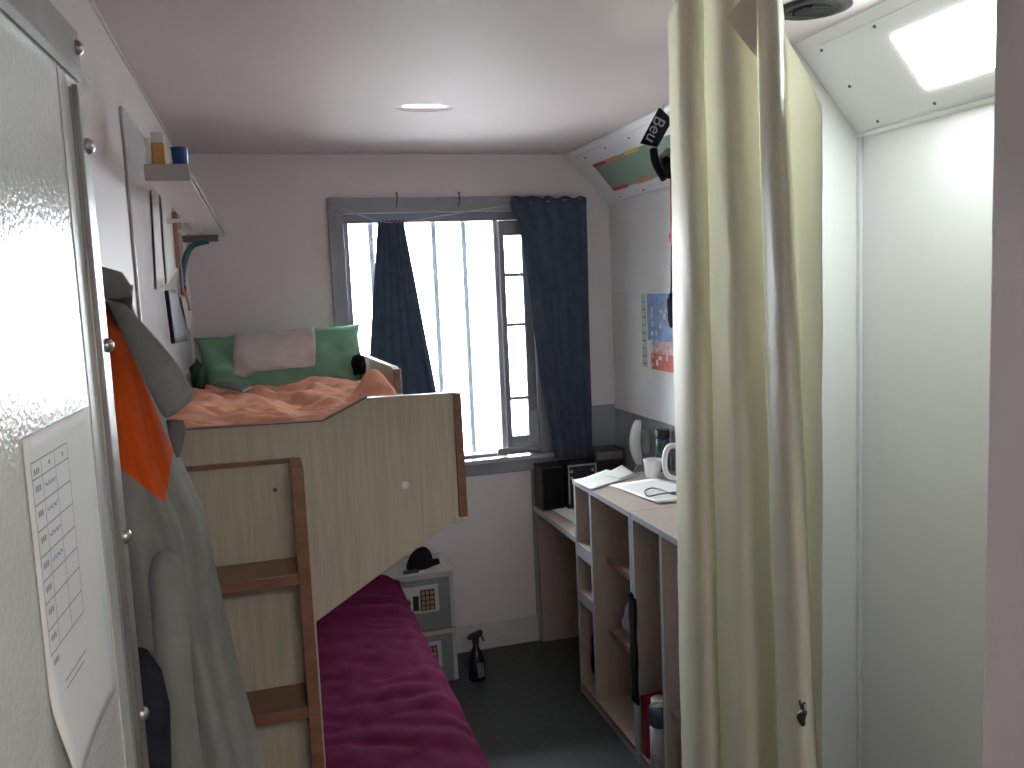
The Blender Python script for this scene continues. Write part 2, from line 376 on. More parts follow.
def aplate(bmx, s0, s1, z0, z1):
    vs = [bmx.verts.new(DP(s, z, 0.0023)) for s, z in ((s0, z0), (s1, z0), (s1, z1), (s0, z1))]; bmx.faces.new(vs)
for z in rz[:9]: aplate(bm, S0 - 0.104, S0, z - LTH / 2, z + LTH / 2)
for c in cw: aplate(bm, S0 - c - LTH / 2, S0 - c + LTH / 2, rz[8], rz[0])
for k in range(9):
    for q in range(3): aplate(bm, S0 - 0.006 - 0.005 * q - 0.0035, S0 - 0.006 - 0.005 * q, rz[k] - 0.011, rz[k] - 0.006)
aplate(bm, S0 - 0.10, S0 - 0.03, 1.382, 1.3835); aplate(bm, S0 - 0.09, S0 - 0.03, 1.375, 1.3765)
me = bpy.data.meshes.new('printed_table'); bm.to_mesh(me); bm.free(); link('printed_table', me, INK, nt_)
bm = bmesh.new()
for k in range(1, 5):
    for q in range(9):
        a = S0 - 0.030 - q * 0.0034; zc = rz[k] - 0.010 + 0.0012 * math.sin(q * 2.3 + k)
        aplate(bm, a - 0.0038, a, zc - 0.0010, zc + 0.0012)
me = bpy.data.meshes.new('handwriting'); bm.to_mesh(me); bm.free(); link('handwriting', me, BLUEINK, nt_)
for c in (0.046, 0.086):
    bm = bmesh.new(); aplate(bm, S0 - c - 0.004, S0 - c, rz[0] - 0.009, rz[0] - 0.005)
    me = bpy.data.meshes.new('red_mark'); bm.to_mesh(me); bm.free(); link('red_mark', me, REDINK, nt_)

# ============================================================ BUNK BED
YB = 1.90
bunk = thing('bunk_bed', (0.08, 2.8, 0), 'pale wood laminate bunk bed with brown edging and a built-in ladder', 'bunk bed')
pp = [(-0.28, 1.437), (0.109, 1.429), (0.208, 1.474), (0.402, 1.471), (0.402, 1.183), (0.064, 0.98), (0.060, 0.02), (-0.28, 0.02)]
fp = prism('foot_panel', [Vector((x, YB, z)) for x, z in pp], Vector((0, 0.022, 0)), LAM, bunk, 0.001)
prism('edging', [Vector((x, YB - 0.002, z)) for x, z in ((0.402, 1.471), (0.421, 1.469), (0.423, 1.180), (0.404, 1.180))], Vector((0, 0.028, 0)), BROWN, fp, 0.001)
prism('top_edging', [Vector((x, YB - 0.001, z)) for x, z in ((-0.28, 1.437), (0.109, 1.4295), (0.208, 1.4745), (0.208, 1.4775), (0.108, 1.4325), (-0.28, 1.440))], Vector((0, 0.024, 0)), BROWN, fp, 0)
bm = bmesh.new(); bmesh.ops.create_cone(bm, cap_ends=True, segments=16, radius1=0.0095, radius2=0.008, depth=0.004, matrix=Matrix.Translation(px(405, 485, 1, YB - 0.002)) @ Matrix.Rotation(math.pi / 2, 4, 'X'))
bmesh_obj('screw_cap', bm, WHITE, fp)
bm = bmesh.new(); bmesh.ops.create_cone(bm, cap_ends=True, segments=12, radius1=0.0045, radius2=0.004, depth=0.003, matrix=Matrix.Translation(px(275, 490, 1, YB - 0.0015)) @ Matrix.Rotation(math.pi / 2, 4, 'X'))
bmesh_obj('screw', bm, SCREW, fp)
sr_ = box('side_rail', 0.398, 0.419, YB + 0.03, 3.69, 1.16, 1.375, LAM, bunk)
gb = prism('guard_board', [Vector((0.398, y, z)) for y, z in ((2.80, 1.375), (2.80, 1.452), (2.84, 1.460), (3.69, 1.447), (3.69, 1.375))], Vector((0.020, 0, 0)), LAM, bunk, 0.001)
box('end_edging', 0.396, 0.420, 2.788, 2.800, 1.375, 1.456, BROWN, gb, 0.002)
box('mattress_base', -0.28, 0.398, YB + 0.03, 3.80, 1.16, 1.19, LAM, bunk)
box('head_panel', -0.28, 0.395, 3.795, 3.815, 1.10, 1.38, LAM, bunk)
box('lower_side_rail', 0.395, 0.415, YB + 0.03, 3.46, 0.16, 0.36, LAM, bunk)
box('lower_base', -0.28, 0.395, YB + 0.03, 3.46, 0.30, 0.33, LAM, bunk)
box('lower_head_panel', -0.28, 0.415, 3.46, 3.48, 0.0, 0.50, LAM, bunk)
# ladder: rails, top edging and treads
YF = 1.775
lr = box('ladder_rail', 0.031, 0.056, YF, YB - 0.001, 0.0, 1.357, BROWN, bunk, 0.002)
lr2 = box('ladder_rail', -0.280, -0.258, YF, YB - 0.001, 0.0, 1.357, BROWN, bunk, 0.002)
prism('ladder_top', [Vector((x, YB - 0.009, z)) for x, z in ((-0.258, 1.349), (0.031, 1.347), (0.031, 1.357), (-0.258, 1.359))], Vector((0, 0.008, 0)), BROWN, bunk, 0.001)
for z in (1.135, 0.845, 0.565, 0.285):
    prism('ladder_step', [Vector((x, YF, zz)) for x, zz in ((-0.258, z - 0.024), (0.031, z - 0.024), (0.031, z), (-0.258, z))], Vector((0, YB - 0.001 - YF, 0)), BROWN, bunk, 0.002)

# upper mattress and crumpled peach sheet
def cloth(name, x0, x1, y0, y1, hf, nx_, ny_, m, parent=None, thick=0.004):
    rows = []
    for j in range(ny_ + 1):
        y = y0 + (y1 - y0) * j / ny_; rows.append([Vector((x0 + (x1 - x0) * i / nx_, y, hf(x0 + (x1 - x0) * i / nx_, y))) for i in range(nx_ + 1)])
    return grid(name, rows, m, parent, thick)
mt = box('mattress', -0.278, 0.392, YB + 0.03, 3.78, 1.19, 1.305, mat('mattress_ticking', (0.5, 0.5, 0.48, 1), 0.8), bev=0.02)
tag(mt, 'foam mattress on the upper bunk under the peach sheet', 'mattress')
def sheet_h(x, y):
    z = 1.362
    wv = nz(x * 2.2 + 3, y * 1.6, 0.3)
    z += 0.026 * nz(x * 5, y * 3.2, 1.7) + 0.034 * (abs(math.sin(x * 9 + y * 6 + 5 * wv)) ** 3) * (0.5 + 0.5 * nz(x * 3, y * 3, 8)) + 0.024 * abs(nz(x * 9 + y * 4, y * 7, 4.2)) + 0.010 * nz(x * 22, y * 18, 9.0)
    z = max(z, 1.325)
    z += 0.055 * math.exp(-((x - 0.34) / 0.055) ** 2 - ((y - 2.85) / 0.12) ** 2)
    z += 0.050 * math.exp(-((x + 0.20) / 0.09) ** 2 - ((y - 2.65) / 0.30) ** 2)
    z += 0.030 * math.exp(-((x - 0.05) / 0.25) ** 2 - ((y - 2.25) / 0.18) ** 2)
    z -= 0.04 * sm(0.375, 0.392, x)
    z += 0.030 * sm(2.2, 1.97, y) * sm(0.40, 0.2, x)
    return z
sh = cloth('bed_sheet', -0.277, 0.392, YB + 0.032, 3.70, sheet_h, 90, 200, PEACH)
tag(sh, 'crumpled peach cotton sheet spread over the upper bunk', 'sheet')

# green pillow with a pale cloth across it
pa = (-0.235, 3.36, 1.372); 
PO = Vector((0.065, 3.50, 1.446)); PU = Vector((1, 0, 0.035)).normalized(); PV = Vector((0, 0.62, 0.78)).normalized(); PN = PU.cross(PV).normalized()
if PN.y > 0: PN = -PN
def pill(a, b, side):
    w, h, t = 0.305, 0.150, 0.078
    k = max(0, 1 - abs(a) ** 3.0) * max(0, 1 - abs(b) ** 2.4)
    c = (abs(a) * abs(b)) ** 2
    x = (a + 0.05 * (a < 0) * a * b) * w * (1 - 0.09 * (1 - c) * b * b + 0.05 * c); y = b * h * (1 - 0.07 * (1 - c) * a * a + 0.09 * c)
    f = t * k ** 0.55 + 0.008 * nz(a * 3 + 4, b * 3, 2.2) * k ** 0.3 + 0.012 * nz(a * 5, b * 4 + a * 3, 6.0) * k ** 0.3 - 0.030 * math.exp(-((a + 0.66 + 0.30 * b) / 0.09) ** 2) * k ** .5 * (side > 0)
    return PO + PU * x + PV * y + PN * (f * side)
def pillow_side(side, n=(40, 24)): return [[pill(-1 + 2 * i / n[0], -1 + 2 * j / n[1], side) for i in range(n[0] + 1)] for j in range(n[1] + 1)]
f_, b_ = pillow_side(1), pillow_side(-1)
V = [tuple(p) for r in f_ for p in r] + [tuple(p) for r in b_ for p in r]; nc = 41; off = 41 * 25; FC = []
for j in range(24):
    for i in range(40):
        q = (j * nc + i, j * nc + i + 1, (j + 1) * nc + i + 1, (j + 1) * nc + i); FC.append(q); FC.append(tuple(off + k for k in q[::-1]))
me = bpy.data.meshes.new('pillow'); me.from_pydata(V, [], FC); bm = bmesh.new(); bm.from_mesh(me); bmesh.ops.remove_doubles(bm, verts=bm.verts, dist=0.0008); bmesh.ops.recalc_face_normals(bm, faces=bm.faces); bm.to_mesh(me); bm.free()
pl = link('pillow', me, GREEN, None, True); tag(pl, 'plump green pillow propped at the head of the upper bunk', 'pillow')
rows = [[pill(-0.57 + 1.02 * i / 24 - 0.06 * (1 - j / 16), -0.50 + 1.47 * j / 16, 1) + PN * 0.004 for i in range(25)] for j in range(17)]
tw = grid('folded_cloth', rows, WCLOTH, None, 0.004); tag(tw, 'pale pinkish cloth laid across the green pillow', 'cloth')
# things beside the pillow
dg = mat('dark_green_cloth', (0.018, 0.06, 0.045, 1), 0.9, 0.3, 25)
def lump(name, c, r, m, label, cat, seed=0, amp=0.25):
    bm = bmesh.new(); bmesh.ops.create_icosphere(bm, subdivisions=4, radius=1)
    for v in bm.verts:
        d = v.co.normalized(); k = 1 + amp * nz(d.x * 1.7 + seed, d.y * 1.7, d.z * 1.7 + seed) + amp * 0.4 * nz(d.x * 5 + seed, d.y * 5, d.z * 5)
        p = Vector((d.x * r[0], d.y * r[1], max(d.z, -0.7) * r[2])) * k; v.co = Vector(c) + p
    o = bmesh_obj(name, bm, m, None, True); tag(o, label, cat); return o
lump('rolled_garment', (-0.250, 3.37, 1.425), (0.026, 0.05, 0.060), dg, 'dark green rolled garment tucked between pillow and left wall', 'garment', 3)
lump('red_garment', (-0.215, 3.62, 1.46), (0.028, 0.04, 0.06), mat('dull_red_cloth', (0.16, 0.03, 0.03, 1), 0.9), 'dull red bundle behind the pillow at the left wall', 'garment', 7)
lump('dark_garment', (0.352, 3.42, 1.425), (0.028, 0.06, 0.045), BCLOTH, 'dark garment stuffed between green pillow and guard board', 'garment', 11)
bk = thing('tablet_case', (-0.06, 2.96, 1.40), 'thin dark tablet case lying on the peach sheet before the pillow', 'tablet case')
bx = [px(214, 386, 2, 1.418), px(243, 393, 2, 1.418), px(252, 389, 2, 1.418), px(224, 383, 2, 1.418)]
prism('cover', bx, Vector((0, 0, 0.008)), DGREY, bk, 0.002)
prism('screen', [p + Vector((0, 0, 0.008)) for p in [bx[0].lerp(bx[2], .1), bx[1].lerp(bx[3], .1), bx[2].lerp(bx[0], .1), bx[3].lerp(bx[1], .1)]], Vector((0, 0, 0.001)), mat('dull_screen', (0.07, 0.07, 0.08, 1), 0.4), bk, 0)

# lower mattress and magenta duvet
ml = box('mattress', -0.278, 0.40, YB + 0.03, 3.45, 0.332, 0.50, MATS['mattress_ticking'], bev=0.02)
tag(ml, 'foam mattress on the lower bunk under the magenta duvet', 'mattress')
def duvet_pt(u, y):
    # u: 0..1 across the top, beyond 1 hangs over the side
    if u <= 1:
        x = -0.276 + u * 0.731; z = 0.548 - 0.032 * sm(0.90, 1.0, u) ** 2
        z += 0.012 * nz(x * 4, y * 3, 7) + 0.020 * abs(nz(x * 4 + 2 * y, y * 9, 3)) + 0.005 * nz(x * 20, y * 16, 5) + 0.006 * math.sin(y * 34 + 6 * nz(x * 3, y * 2, 0)) * sm(0.2, 0.9, u) * 0.25
        z += 0.022 * sm(2.9, 3.3, y) * sm(0.9, 0.4, u)
    else:
        k = u - 1; x = 0.455 + 0.012 * math.sin(min(k * 8, 3.1)) + 0.006 * nz(y * 6, k * 3, 2); z = 0.516 - k * 0.9
    if y < 1.94: x = max(x, 0.088); z -= 0.03 * sm(1.86, 1.80, y)
    return Vector((x, y, z))
us = [i / 60 for i in range(61)] + [1.02, 1.05, 1.09, 1.14, 1.20, 1.27, 1.33]
dv = grid('duvet', [[duvet_pt(u, 1.80 + (3.45 - 1.80) * j / 165) for u in us] for j in range(166)], MAG, None, 0.006)
tag(dv, 'deep magenta duvet covering the lower bunk', 'duvet')

# ============================================================ SAFES, SPRAY BOTTLE
def safe(z0, z1, label, keypad):
    x0, x1, y0, y1 = 0.352, 0.712, 3.55, 3.802
    s = thing('safe', ((x0 + x1) / 2, 3.68, z0), label, 'safe', 'stacked safes beside the lower bunk')
    box('body', x0, x1, y0, y1, z0, z1, SAFEG, s, 0.004)
    box('frame_top', x0 + 0.002, x1 - 0.002, y0 - 0.006, y0, z1 - 0.020, z1 - 0.002, LGREY, s, 0.001)
    box('frame_side', x1 - 0.020, x1 - 0.002, y0 - 0.006, y0, z0 + 0.004, z1 - 0.020, LGREY, s, 0.001)
    d = box('door', x0 + 0.016, x1 - 0.026, y0 - 0.010, y0, z0 + 0.012, z1 - 0.026, SAFEG, s, 0.003)
    box('keypad_plate', 0.46, 0.640, y0 - 0.016, y0 - 0.010, z1 - 0.165, z1 - 0.045, SAFET, d, 0.002)
    box('display', 0.527, 0.552, y0 - 0.019, y0 - 0.016, z1 - 0.150, z1 - 0.085, BLACK, d, 0.001)
    box('key_panel', 0.560, 0.622, y0 - 0.018, y0 - 0.016, z1 - 0.155, z1 - 0.062, BLACK, d, 0.001)
    for r in range(4):
        for c in range(3):
            a = 0.566 + c * 0.0185; b = z1 - 0.151 + r * 0.0222
            box('key', a, a + 0.0135, y0 - 0.020, y0 - 0.018, b, b + 0.0165, mat('amber_keys', (0.42, 0.27, 0.12, 1), 0.5), d, 0)
    bm = bmesh.new(); bmesh.ops.create_cone(bm, cap_ends=True, segments=20, radius1=0.018, radius2=0.014, depth=0.02, matrix=Matrix.Translation((0.50, y0 - 0.025, z1 - 0.11)) @ Matrix.Rotation(math.pi / 2, 4, 'X'))
    bmesh_obj('knob', bm, BLACK, d)
    return s
safe(0.0, 0.240, 'lower grey safe on the floor, under the other safe', True)
s2 = safe(0.241, 0.495, 'upper grey keypad safe, topped with a white sheet and black cap', True)
st = box('top_sheet', 0.350, 0.714, 3.54, 3.805, 0.4955, 0.504, SAFET, None, 0.002); tag(st, 'white board lying on top of the upper safe', 'board')
# black cap
cap = thing('cap', (0.52, 3.69, 0.504), 'black cloth cap lying on the safe beside the magenta duvet', 'cap')
c0 = px(421, 566, 2, 0.506)
rows = []
for i in range(13):
    t = i / 12; rr = math.cos(t * math.pi / 2) ** 0.6; rows.append([(c0.x - 0.006 + 0.060 * rr * math.cos(a) * (1 + 0.12 * math.sin(2 * a)) + 0.012 * t, c0.y + 0.05 * rr * math.sin(a), 0.5045 + 0.088 * t * (1 + 0.15 * math.sin(a * 2 + 1) * rr)) for a in [2 * math.pi * k / 24 for k in range(24)]])
grid('crown', rows, BCLOTH, cap, closed=True, cap=True)
rows = [[(c0.x + 0.035 + 0.045 * i / 8, c0.y - 0.03 + 0.06 * j / 8, 0.507 + 0.020 * math.sin(math.pi * j / 8) * (1 - 0.4 * i / 8) + 0.010 * i / 8) for i in range(9)] for j in range(9)]
grid('peak', rows, BCLOTH, cap, 0.004)
q0 = px(411, 572.5, 2, 0.506)
rm = thing('phone', (q0.x, q0.y, 0.504), 'small black flat phone lying before the cap on the safe', 'phone')
box('body', q0.x - 0.034, q0.x + 0.034, q0.y - 0.012, q0.y + 0.014, 0.5042, 0.514, BLACK, rm, 0.003)
box('screen', q0.x - 0.020, q0.x + 0.026, q0.y - 0.009, q0.y + 0.011, 0.514, 0.5145, DGREY, rm, 0)
# spray bottle
b0 = px(478.5, 681, 2, 0.0); bx_, by_ = b0.x, b0.y + 0.02
sp = thing('spray_bottle', (bx_, by_, 0), 'dark spray bottle with trigger standing on the floor by the safes', 'spray bottle')
lathe('body', [(0.030, 0.0), (0.037, 0.004), (0.038, 0.07), (0.034, 0.105), (0.020, 0.135), (0.013, 0.15), (0.013, 0.165)], bx_, by_, mat('dark_blue_bottle', (0.010, 0.012, 0.022, 1), 0.25), sp)
lathe('collar', [(0.016, 0.160), (0.016, 0.178), (0.012, 0.182)], bx_, by_, BLACK, sp)
prism('trigger_head', [Vector((bx_ + a, by_ - 0.011, z)) for a, z in ((-0.036, 0.188), (-0.030, 0.205), (-0.004, 0.214), (0.028, 0.222), (0.034, 0.216), (0.030, 0.200), (0.016, 0.190), (0.012, 0.176), (-0.012, 0.176), (-0.016, 0.186))], Vector((0, 0.022, 0)), BLACK, sp, 0.003)
tube('trigger', [(bx_ + 0.022, by_, 0.198), (bx_ + 0.032, by_, 0.186), (bx_ + 0.036, by_, 0.170)], 0.0045, BLACK, sp)
rows = [[(bx_ + 0.0388 * math.sin(a), by_ - 0.0388 * math.cos(a), z) for a in [-0.15 + 0.9 * k / 8 - 0.1 * (z > 0.08) for k in range(9)]] for z in (0.022, 0.05, 0.075, 0.088)]
grid('label_print', rows, mat('bottle_label', (0.16, 0.17, 0.20, 1), 0.4, 0.4, 60), sp, 0.0004)

# ============================================================ CABINETS AND DESK
XC = 1.171; CT = 0.915
def unit(y0, y1, divs, label, shelves, group='open shelf units on the right'):
    u = thing('shelf_unit', (1.38, (y0 + y1) / 2, 0), label, 'shelf unit', group)
    t = 0.018
    def board(n, a, b, c, d, e, f, edge=GREY):
        o = box(n, a + 0.004, b, c, d, e, f, CARC, u, 0.0008)
        box('front_edging', a, a + 0.004, c, d, e, f, edge, o, 0.0005); return o
    board('top_panel', XC - 0.004, XR - 0.006, y0, y1, CT - 0.020, CT)
    board('side_panel', XC, XR - 0.006, y0, y0 + t, 0.0, CT - 0.020)
    board('side_panel', XC, XR - 0.006, y1 - t, y1, 0.0, CT - 0.020)
    for dv_ in divs: board('divider', XC, XR - 0.02, dv_ - t / 2, dv_ + t / 2, 0.045, CT - 0.020)
    board('base_panel', XC, XR - 0.02, y0 + t, y1 - t, 0.027, 0.045, REDBR)
    box('plinth', XC + 0.004, XC + 0.02, y0 + t, y1 - t, 0.0, 0.027, GREY, u, 0.001)
    box('back_panel', XR - 0.018, XR - 0.010, y0 + t, y1 - t, 0.045, CT - 0.02, CARC, u, 0)
    for (a, b, z, x, edge, hh) in shelves:
        o = box('shelf', x + 0.004, XR - 0.02, a, b, z - hh, z, CARC, u, 0.0008)
        box('front_edging', x, x + 0.004, a, b, z - hh, z, edge, o, 0.0005)
    return u
Y1, YM, Y2 = 3.245, 2.677, 2.085
unit(YM, Y1, [3.065], 'open beech shelf unit next to the low desk, with grey front edging',
     [(3.074, 3.227, 0.655, XC, GREY, 0.055), (3.074, 3.227, 0.455, XC, GREY, 0.05), (2.695, 3.056, 0.628, 1.232, REDBR, 0.020), (2.695, 3.056, 0.335, 1.232, REDBR, 0.020)])
unit(Y2, YM - 0.003, [2.445], 'open beech shelf unit partly hidden behind the cream curtain',
     [(2.103, 2.436, 0.660, 1.25, PURPLE, 0.020), (2.103, 2.436, 0.300, 1.19, CARC, 0.020)])
dk = thing('desk', (1.38, 3.53, 0), 'low beech desk top with grey edge in the far right corner', 'desk')
tp = box('desk_top', XC + 0.004, XR - 0.006, Y1 + 0.002, D - 0.006, 0.645, 0.670, CARC, dk, 0.001)
box('front_edging', XC, XC + 0.004, Y1 + 0.002, D - 0.006, 0.645, 0.670, LGREY, tp, 0.0008)
box('modesty_panel', XC + 0.012, XR - 0.006, D - 0.030, D - 0.008, 0.0, 0.645, CARC, dk, 0.001)

# things in the shelves
lump('dark_clutter', (1.262, 3.15, 0.185), (0.072, 0.058, 0.165), BCLOTH, 'dark bundle of cloth in the narrow bottom compartment', 'bundle', 21, 0.18)
lump('white_bag', (1.305, 2.94, 0.402), (0.055, 0.075, 0.082), mat('pale_blue_plastic_bag', (0.55, 0.60, 0.70, 1), 0.3, 0.4, 18), 'crumpled pale blue plastic bag on the lower shelf', 'plastic bag', 5, 0.28)
lump('dark_bag', (1.42, 2.79, 0.40), (0.09, 0.07, 0.07), BCLOTH, 'black cloth bundle behind the pale blue plastic bag', 'bundle', 15, 0.3)
cp = px(622, 552, 1, 2.86)
lathe('steel_cup', [(0.026, 0.6285), (0.032, 0.63), (0.036, 0.72), (0.034, 0.72), (0.030, 0.634)], 1.36, 2.83, mat('blue_grey_tin', (0.12, 0.15, 0.22, 1), 0.3, 0.2, 20)); tag(bpy.data.objects['steel_cup'], 'blue-grey tin standing on the upper shelf of the shelf unit', 'tin')
yb = box('yellow_packet', 1.30, 1.36, 2.90, 2.96, 0.6285, 0.645, YELL, None, 0.004); tag(yb, 'small yellow packet lying on the upper shelf beside the tin', 'packet')
wj = lathe('small_bottle', [(0.013, 0.4555), (0.016, 0.46), (0.016, 0.53), (0.008, 0.545), (0.008, 0.565)], 1.20, 3.10, LGREY); tag(wj, 'small grey bottle standing in the narrow middle compartment', 'bottle')
# long black strap hanging on the joint between the units
bs = thing('hanging_strap', (1.158, 2.66, 0.6), 'long black strap hanging down the joint between the shelf units', 'strap')
grid('band', [[(1.163 + 0.0015 * math.sin(i * .7 + j * 0.4), 2.636 + 0.050 * j / 6, 0.615 - 0.385 * i / 20) for j in range(7)] for i in range(21)], BCLOTH, bs, 0.008)
tube('loop', [(1.160, 2.64, 0.61), (1.158, 2.66, 0.63), (1.160, 2.68, 0.61)], 0.005, BCLOTH, bs)
# folder and can in the second unit, standing on its base
rf = thing('red_folder', (1.25, 2.62, 0.045), 'red document folder standing upright in the half hidden shelf unit', 'folder')
box('cover', 1.180, 1.40, 2.608, 2.612, 0.046, 0.262, RED, rf, 0.001); box('cover', 1.180, 1.40, 2.640, 2.644, 0.046, 0.262, RED, rf, 0.001)
box('pages', 1.184, 1.395, 2.612, 2.640, 0.046, 0.250, CARDB, rf, 0.001); box('spine', 1.177, 1.180, 2.608, 2.644, 0.046, 0.262, mat('dark_red_card', (0.22, 0.03, 0.03, 1), 0.6), rf, 0.001)
cn = thing('tall_bottle', (1.200, 2.545, 0.045), 'tall silver bottle with blue shoulder and white cap beside the red folder', 'bottle')
lathe('body', [(0.030, 0.0455), (0.034, 0.05), (0.034, 0.20)], 1.200, 2.545, SILVER, cn)
lathe('shoulder', [(0.0342, 0.20), (0.0342, 0.262), (0.030, 0.272)], 1.200, 2.545, mat('steel_blue_print', (0.07, 0.14, 0.21, 1), 0.4, 0.4, 30), cn)
lathe('cap', [(0.027, 0.272), (0.028, 0.274), (0.028, 0.292), (0.025, 0.294)], 1.200, 2.545, WHITE, cn)
cb = thing('cardboard_box', (1.35, 2.28, 0.046), 'brown cardboard box at the bottom of the half hidden shelf unit', 'box')
box('body', 1.20, 1.50, 2.12, 2.40, 0.046, 0.20, CARDB, cb, 0.002); box('lid', 1.196, 1.504, 2.116, 2.404, 0.170, 0.206, CARDB, cb, 0.002)
lump('dark_shoe', (1.32, 2.36, 0.345), (0.08, 0.035, 0.045), BCLOTH, 'dark shoe on the lower shelf of the half hidden shelf unit', 'shoe', 31, 0.25)

# things on the desk
spk = thing('loudspeaker', (1.22, 3.70, 0.67), 'black box loudspeaker on the low desk under the blue curtain', 'loudspeaker')
box('cabinet', 1.178, 1.284, 3.690, 3.805, 0.6705, 0.878, BLACK, spk, 0.004); box('grille', 1.184, 1.278, 3.682, 3.690, 0.680, 0.870, BCLOTH, spk, 0.003)
hf = thing('stereo', (1.36, 3.68, 0.67), 'black compact stereo with pale frame beside the loudspeaker', 'stereo')
box('cabinet', 1.296, 1.436, 3.66, 3.80, 0.6705, 0.880, BLACK, hf, 0.003)
for a in ((1.296, 1.302, 0.70, 0.880), (1.430, 1.436, 0.70, 0.880), (1.302, 1.430, 0.874, 0.880)): box('front_frame', a[0], a[1], 3.654, 3.66, a[2], a[3], LGREY, hf, 0.001)
box('display', 1.330, 1.400, 3.656, 3.66, 0.845, 0.868, mat('display_blue', (0.03, 0.04, 0.09, 1), 0.2), hf, 0)
for zz in (0.820, 0.850):
    for xx in (1.314, 1.418):
        bm = bmesh.new(); bmesh.ops.create_cone(bm, cap_ends=True, segments=16, radius1=0.007, radius2=0.006, depth=0.008, matrix=Matrix.Translation((xx, 3.657, zz)) @ Matrix.Rotation(math.pi / 2, 4, 'X')); bmesh_obj('knob', bm, LGREY, hf)
rad = thing('radio', (1.52, 3.72, 0.67), 'dark grey radio on the desk in the corner under the splashback', 'radio')
box('body', 1.445, 1.595, 3.69, 3.80, 0.6705, 0.93, DGREY, rad, 0.006); box('tuner_panel', 1.455, 1.585, 3.685, 3.69, 0.885, 0.92, mat('radio_grey', (0.2, 0.2, 0.21, 1), 0.4), rad, 0.001); box('speaker_mesh', 1.455, 1.585, 3.685, 3.69, 0.69, 0.875, BLACK, rad, 0.001)
def paper(name, pts, z, label, n=8, lift=0.004, m=PAPER, seed=0, thick=0.0015):
    a, b, c, d = [Vector(p) for p in pts]; rows = []
    for i in range(n + 1):
        row = []
        for j in range(n + 1):
            p = a.lerp(b, j / n).lerp(d.lerp(c, j / n), i / n); p.z += lift * max(0, nz(p.x * 9 + seed, p.y * 9, seed) + 0.4); row.append(p)
        rows.append(row)
    o = grid(name, rows, m, None, thick); tag(o, label, 'paper'); return o
def P4(z, *uv): return [px(u, v, 2, z) for u, v in uv]
paper('paper_sheet', P4(0.673, (549, 508), (576, 525), (579, 507), (562, 501)), 0, 'white papers spread on the low desk before the loudspeaker', seed=2)
paper('paper_sheet', P4(0.918, (574, 482), (592, 490), (638, 475), (606, 470)), 0, 'white paper on the shelf unit top, nearest the stereo', seed=4)
p_ = P4(0.921, (604, 475), (620, 479), (635, 475), (622, 468)); p_[3].z += 0.012; p_[2].z += 0.004
paper('paper_sheet', p_, 0, 'small folded paper lying on the larger sheet on the shelf unit', seed=6)
paper('paper_sheet', [Vector((1.255, 3.06, 0.918)), Vector((1.30, 2.72, 0.918)), Vector((1.56, 2.74, 0.918)), Vector((1.47, 3.10, 0.918))], 0, 'large white sheet on the shelf unit top under the black cable', seed=9)
cabp = P4(0.926, (676, 492), (660, 494), (648, 496), (645, 491), (652, 488), (662, 490), (674, 494), (690, 492))
cb_ = tube('cable_loop', cabp, 0.0028, DGREY); tag(cb_, 'dark cable looped on the white sheet on the shelf unit', 'cable')
# mug
mp_ = px(653, 477, 2, 0.919)
mg = thing('mug', (mp_.x, mp_.y, 0.916), 'white plastic mug standing on the shelf unit beside the kettle', 'mug')
z0 = 0.9195
lathe('cup', [(0.027, z0), (0.029, z0 + 0.002), (0.036, z0 + 0.066), (0.039, z0 + 0.072), (0.036, z0 + 0.073), (0.033, z0 + 0.064), (0.026, z0 + 0.006)], mp_.x, mp_.y, WHITE, mg)
# kettle
kx, ky = 1.550, 2.93
kt = thing('kettle', (kx, ky, 0.915), 'white jug kettle on the shelf unit at the curtain edge', 'kettle')
z0 = 0.9185
lathe('body', [(0.048, z0), (0.051, z0 + 0.004), (0.050, z0 + 0.06), (0.046, z0 + 0.12), (0.042, z0 + 0.150), (0.036, z0 + 0.156), (0.012, z0 + 0.164)], kx, ky, WHITE, kt)
tube('handle', [(kx - 0.040, ky + 0.03, z0 + 0.150), (kx - 0.075, ky + 0.055, z0 + 0.145), (kx - 0.090, ky + 0.062, z0 + 0.09), (kx - 0.082, ky + 0.055, z0 + 0.035), (kx - 0.05, ky + 0.035, z0 + 0.020)], [0.010, 0.011, 0.011, 0.010, 0.009], WHITE, kt)
lathe('lid_knob', [(0.012, z0 + 0.163), (0.013, z0 + 0.172), (0.009, z0 + 0.178)], kx, ky, LGREY, kt)
# coffee jar
jp = px(663, 462, 0, 1.565)
jr = thing('coffee_jar', (jp.x, jp.y, 0.915), 'dark glass jar with black lid behind the white kettle', 'jar')
lathe('body', [(0.026, 0.9155), (0.029, 0.92), (0.029, 1.04), (0.024, 1.055)], jp.x, jp.y, mat('jar_green', (0.05, 0.10, 0.10, 1), 0.2, 0.4, 30), jr)
lathe('lid', [(0.029, 1.055), (0.030, 1.058), (0.030, 1.088), (0.027, 1.091)], jp.x, jp.y, BLACK, jr)
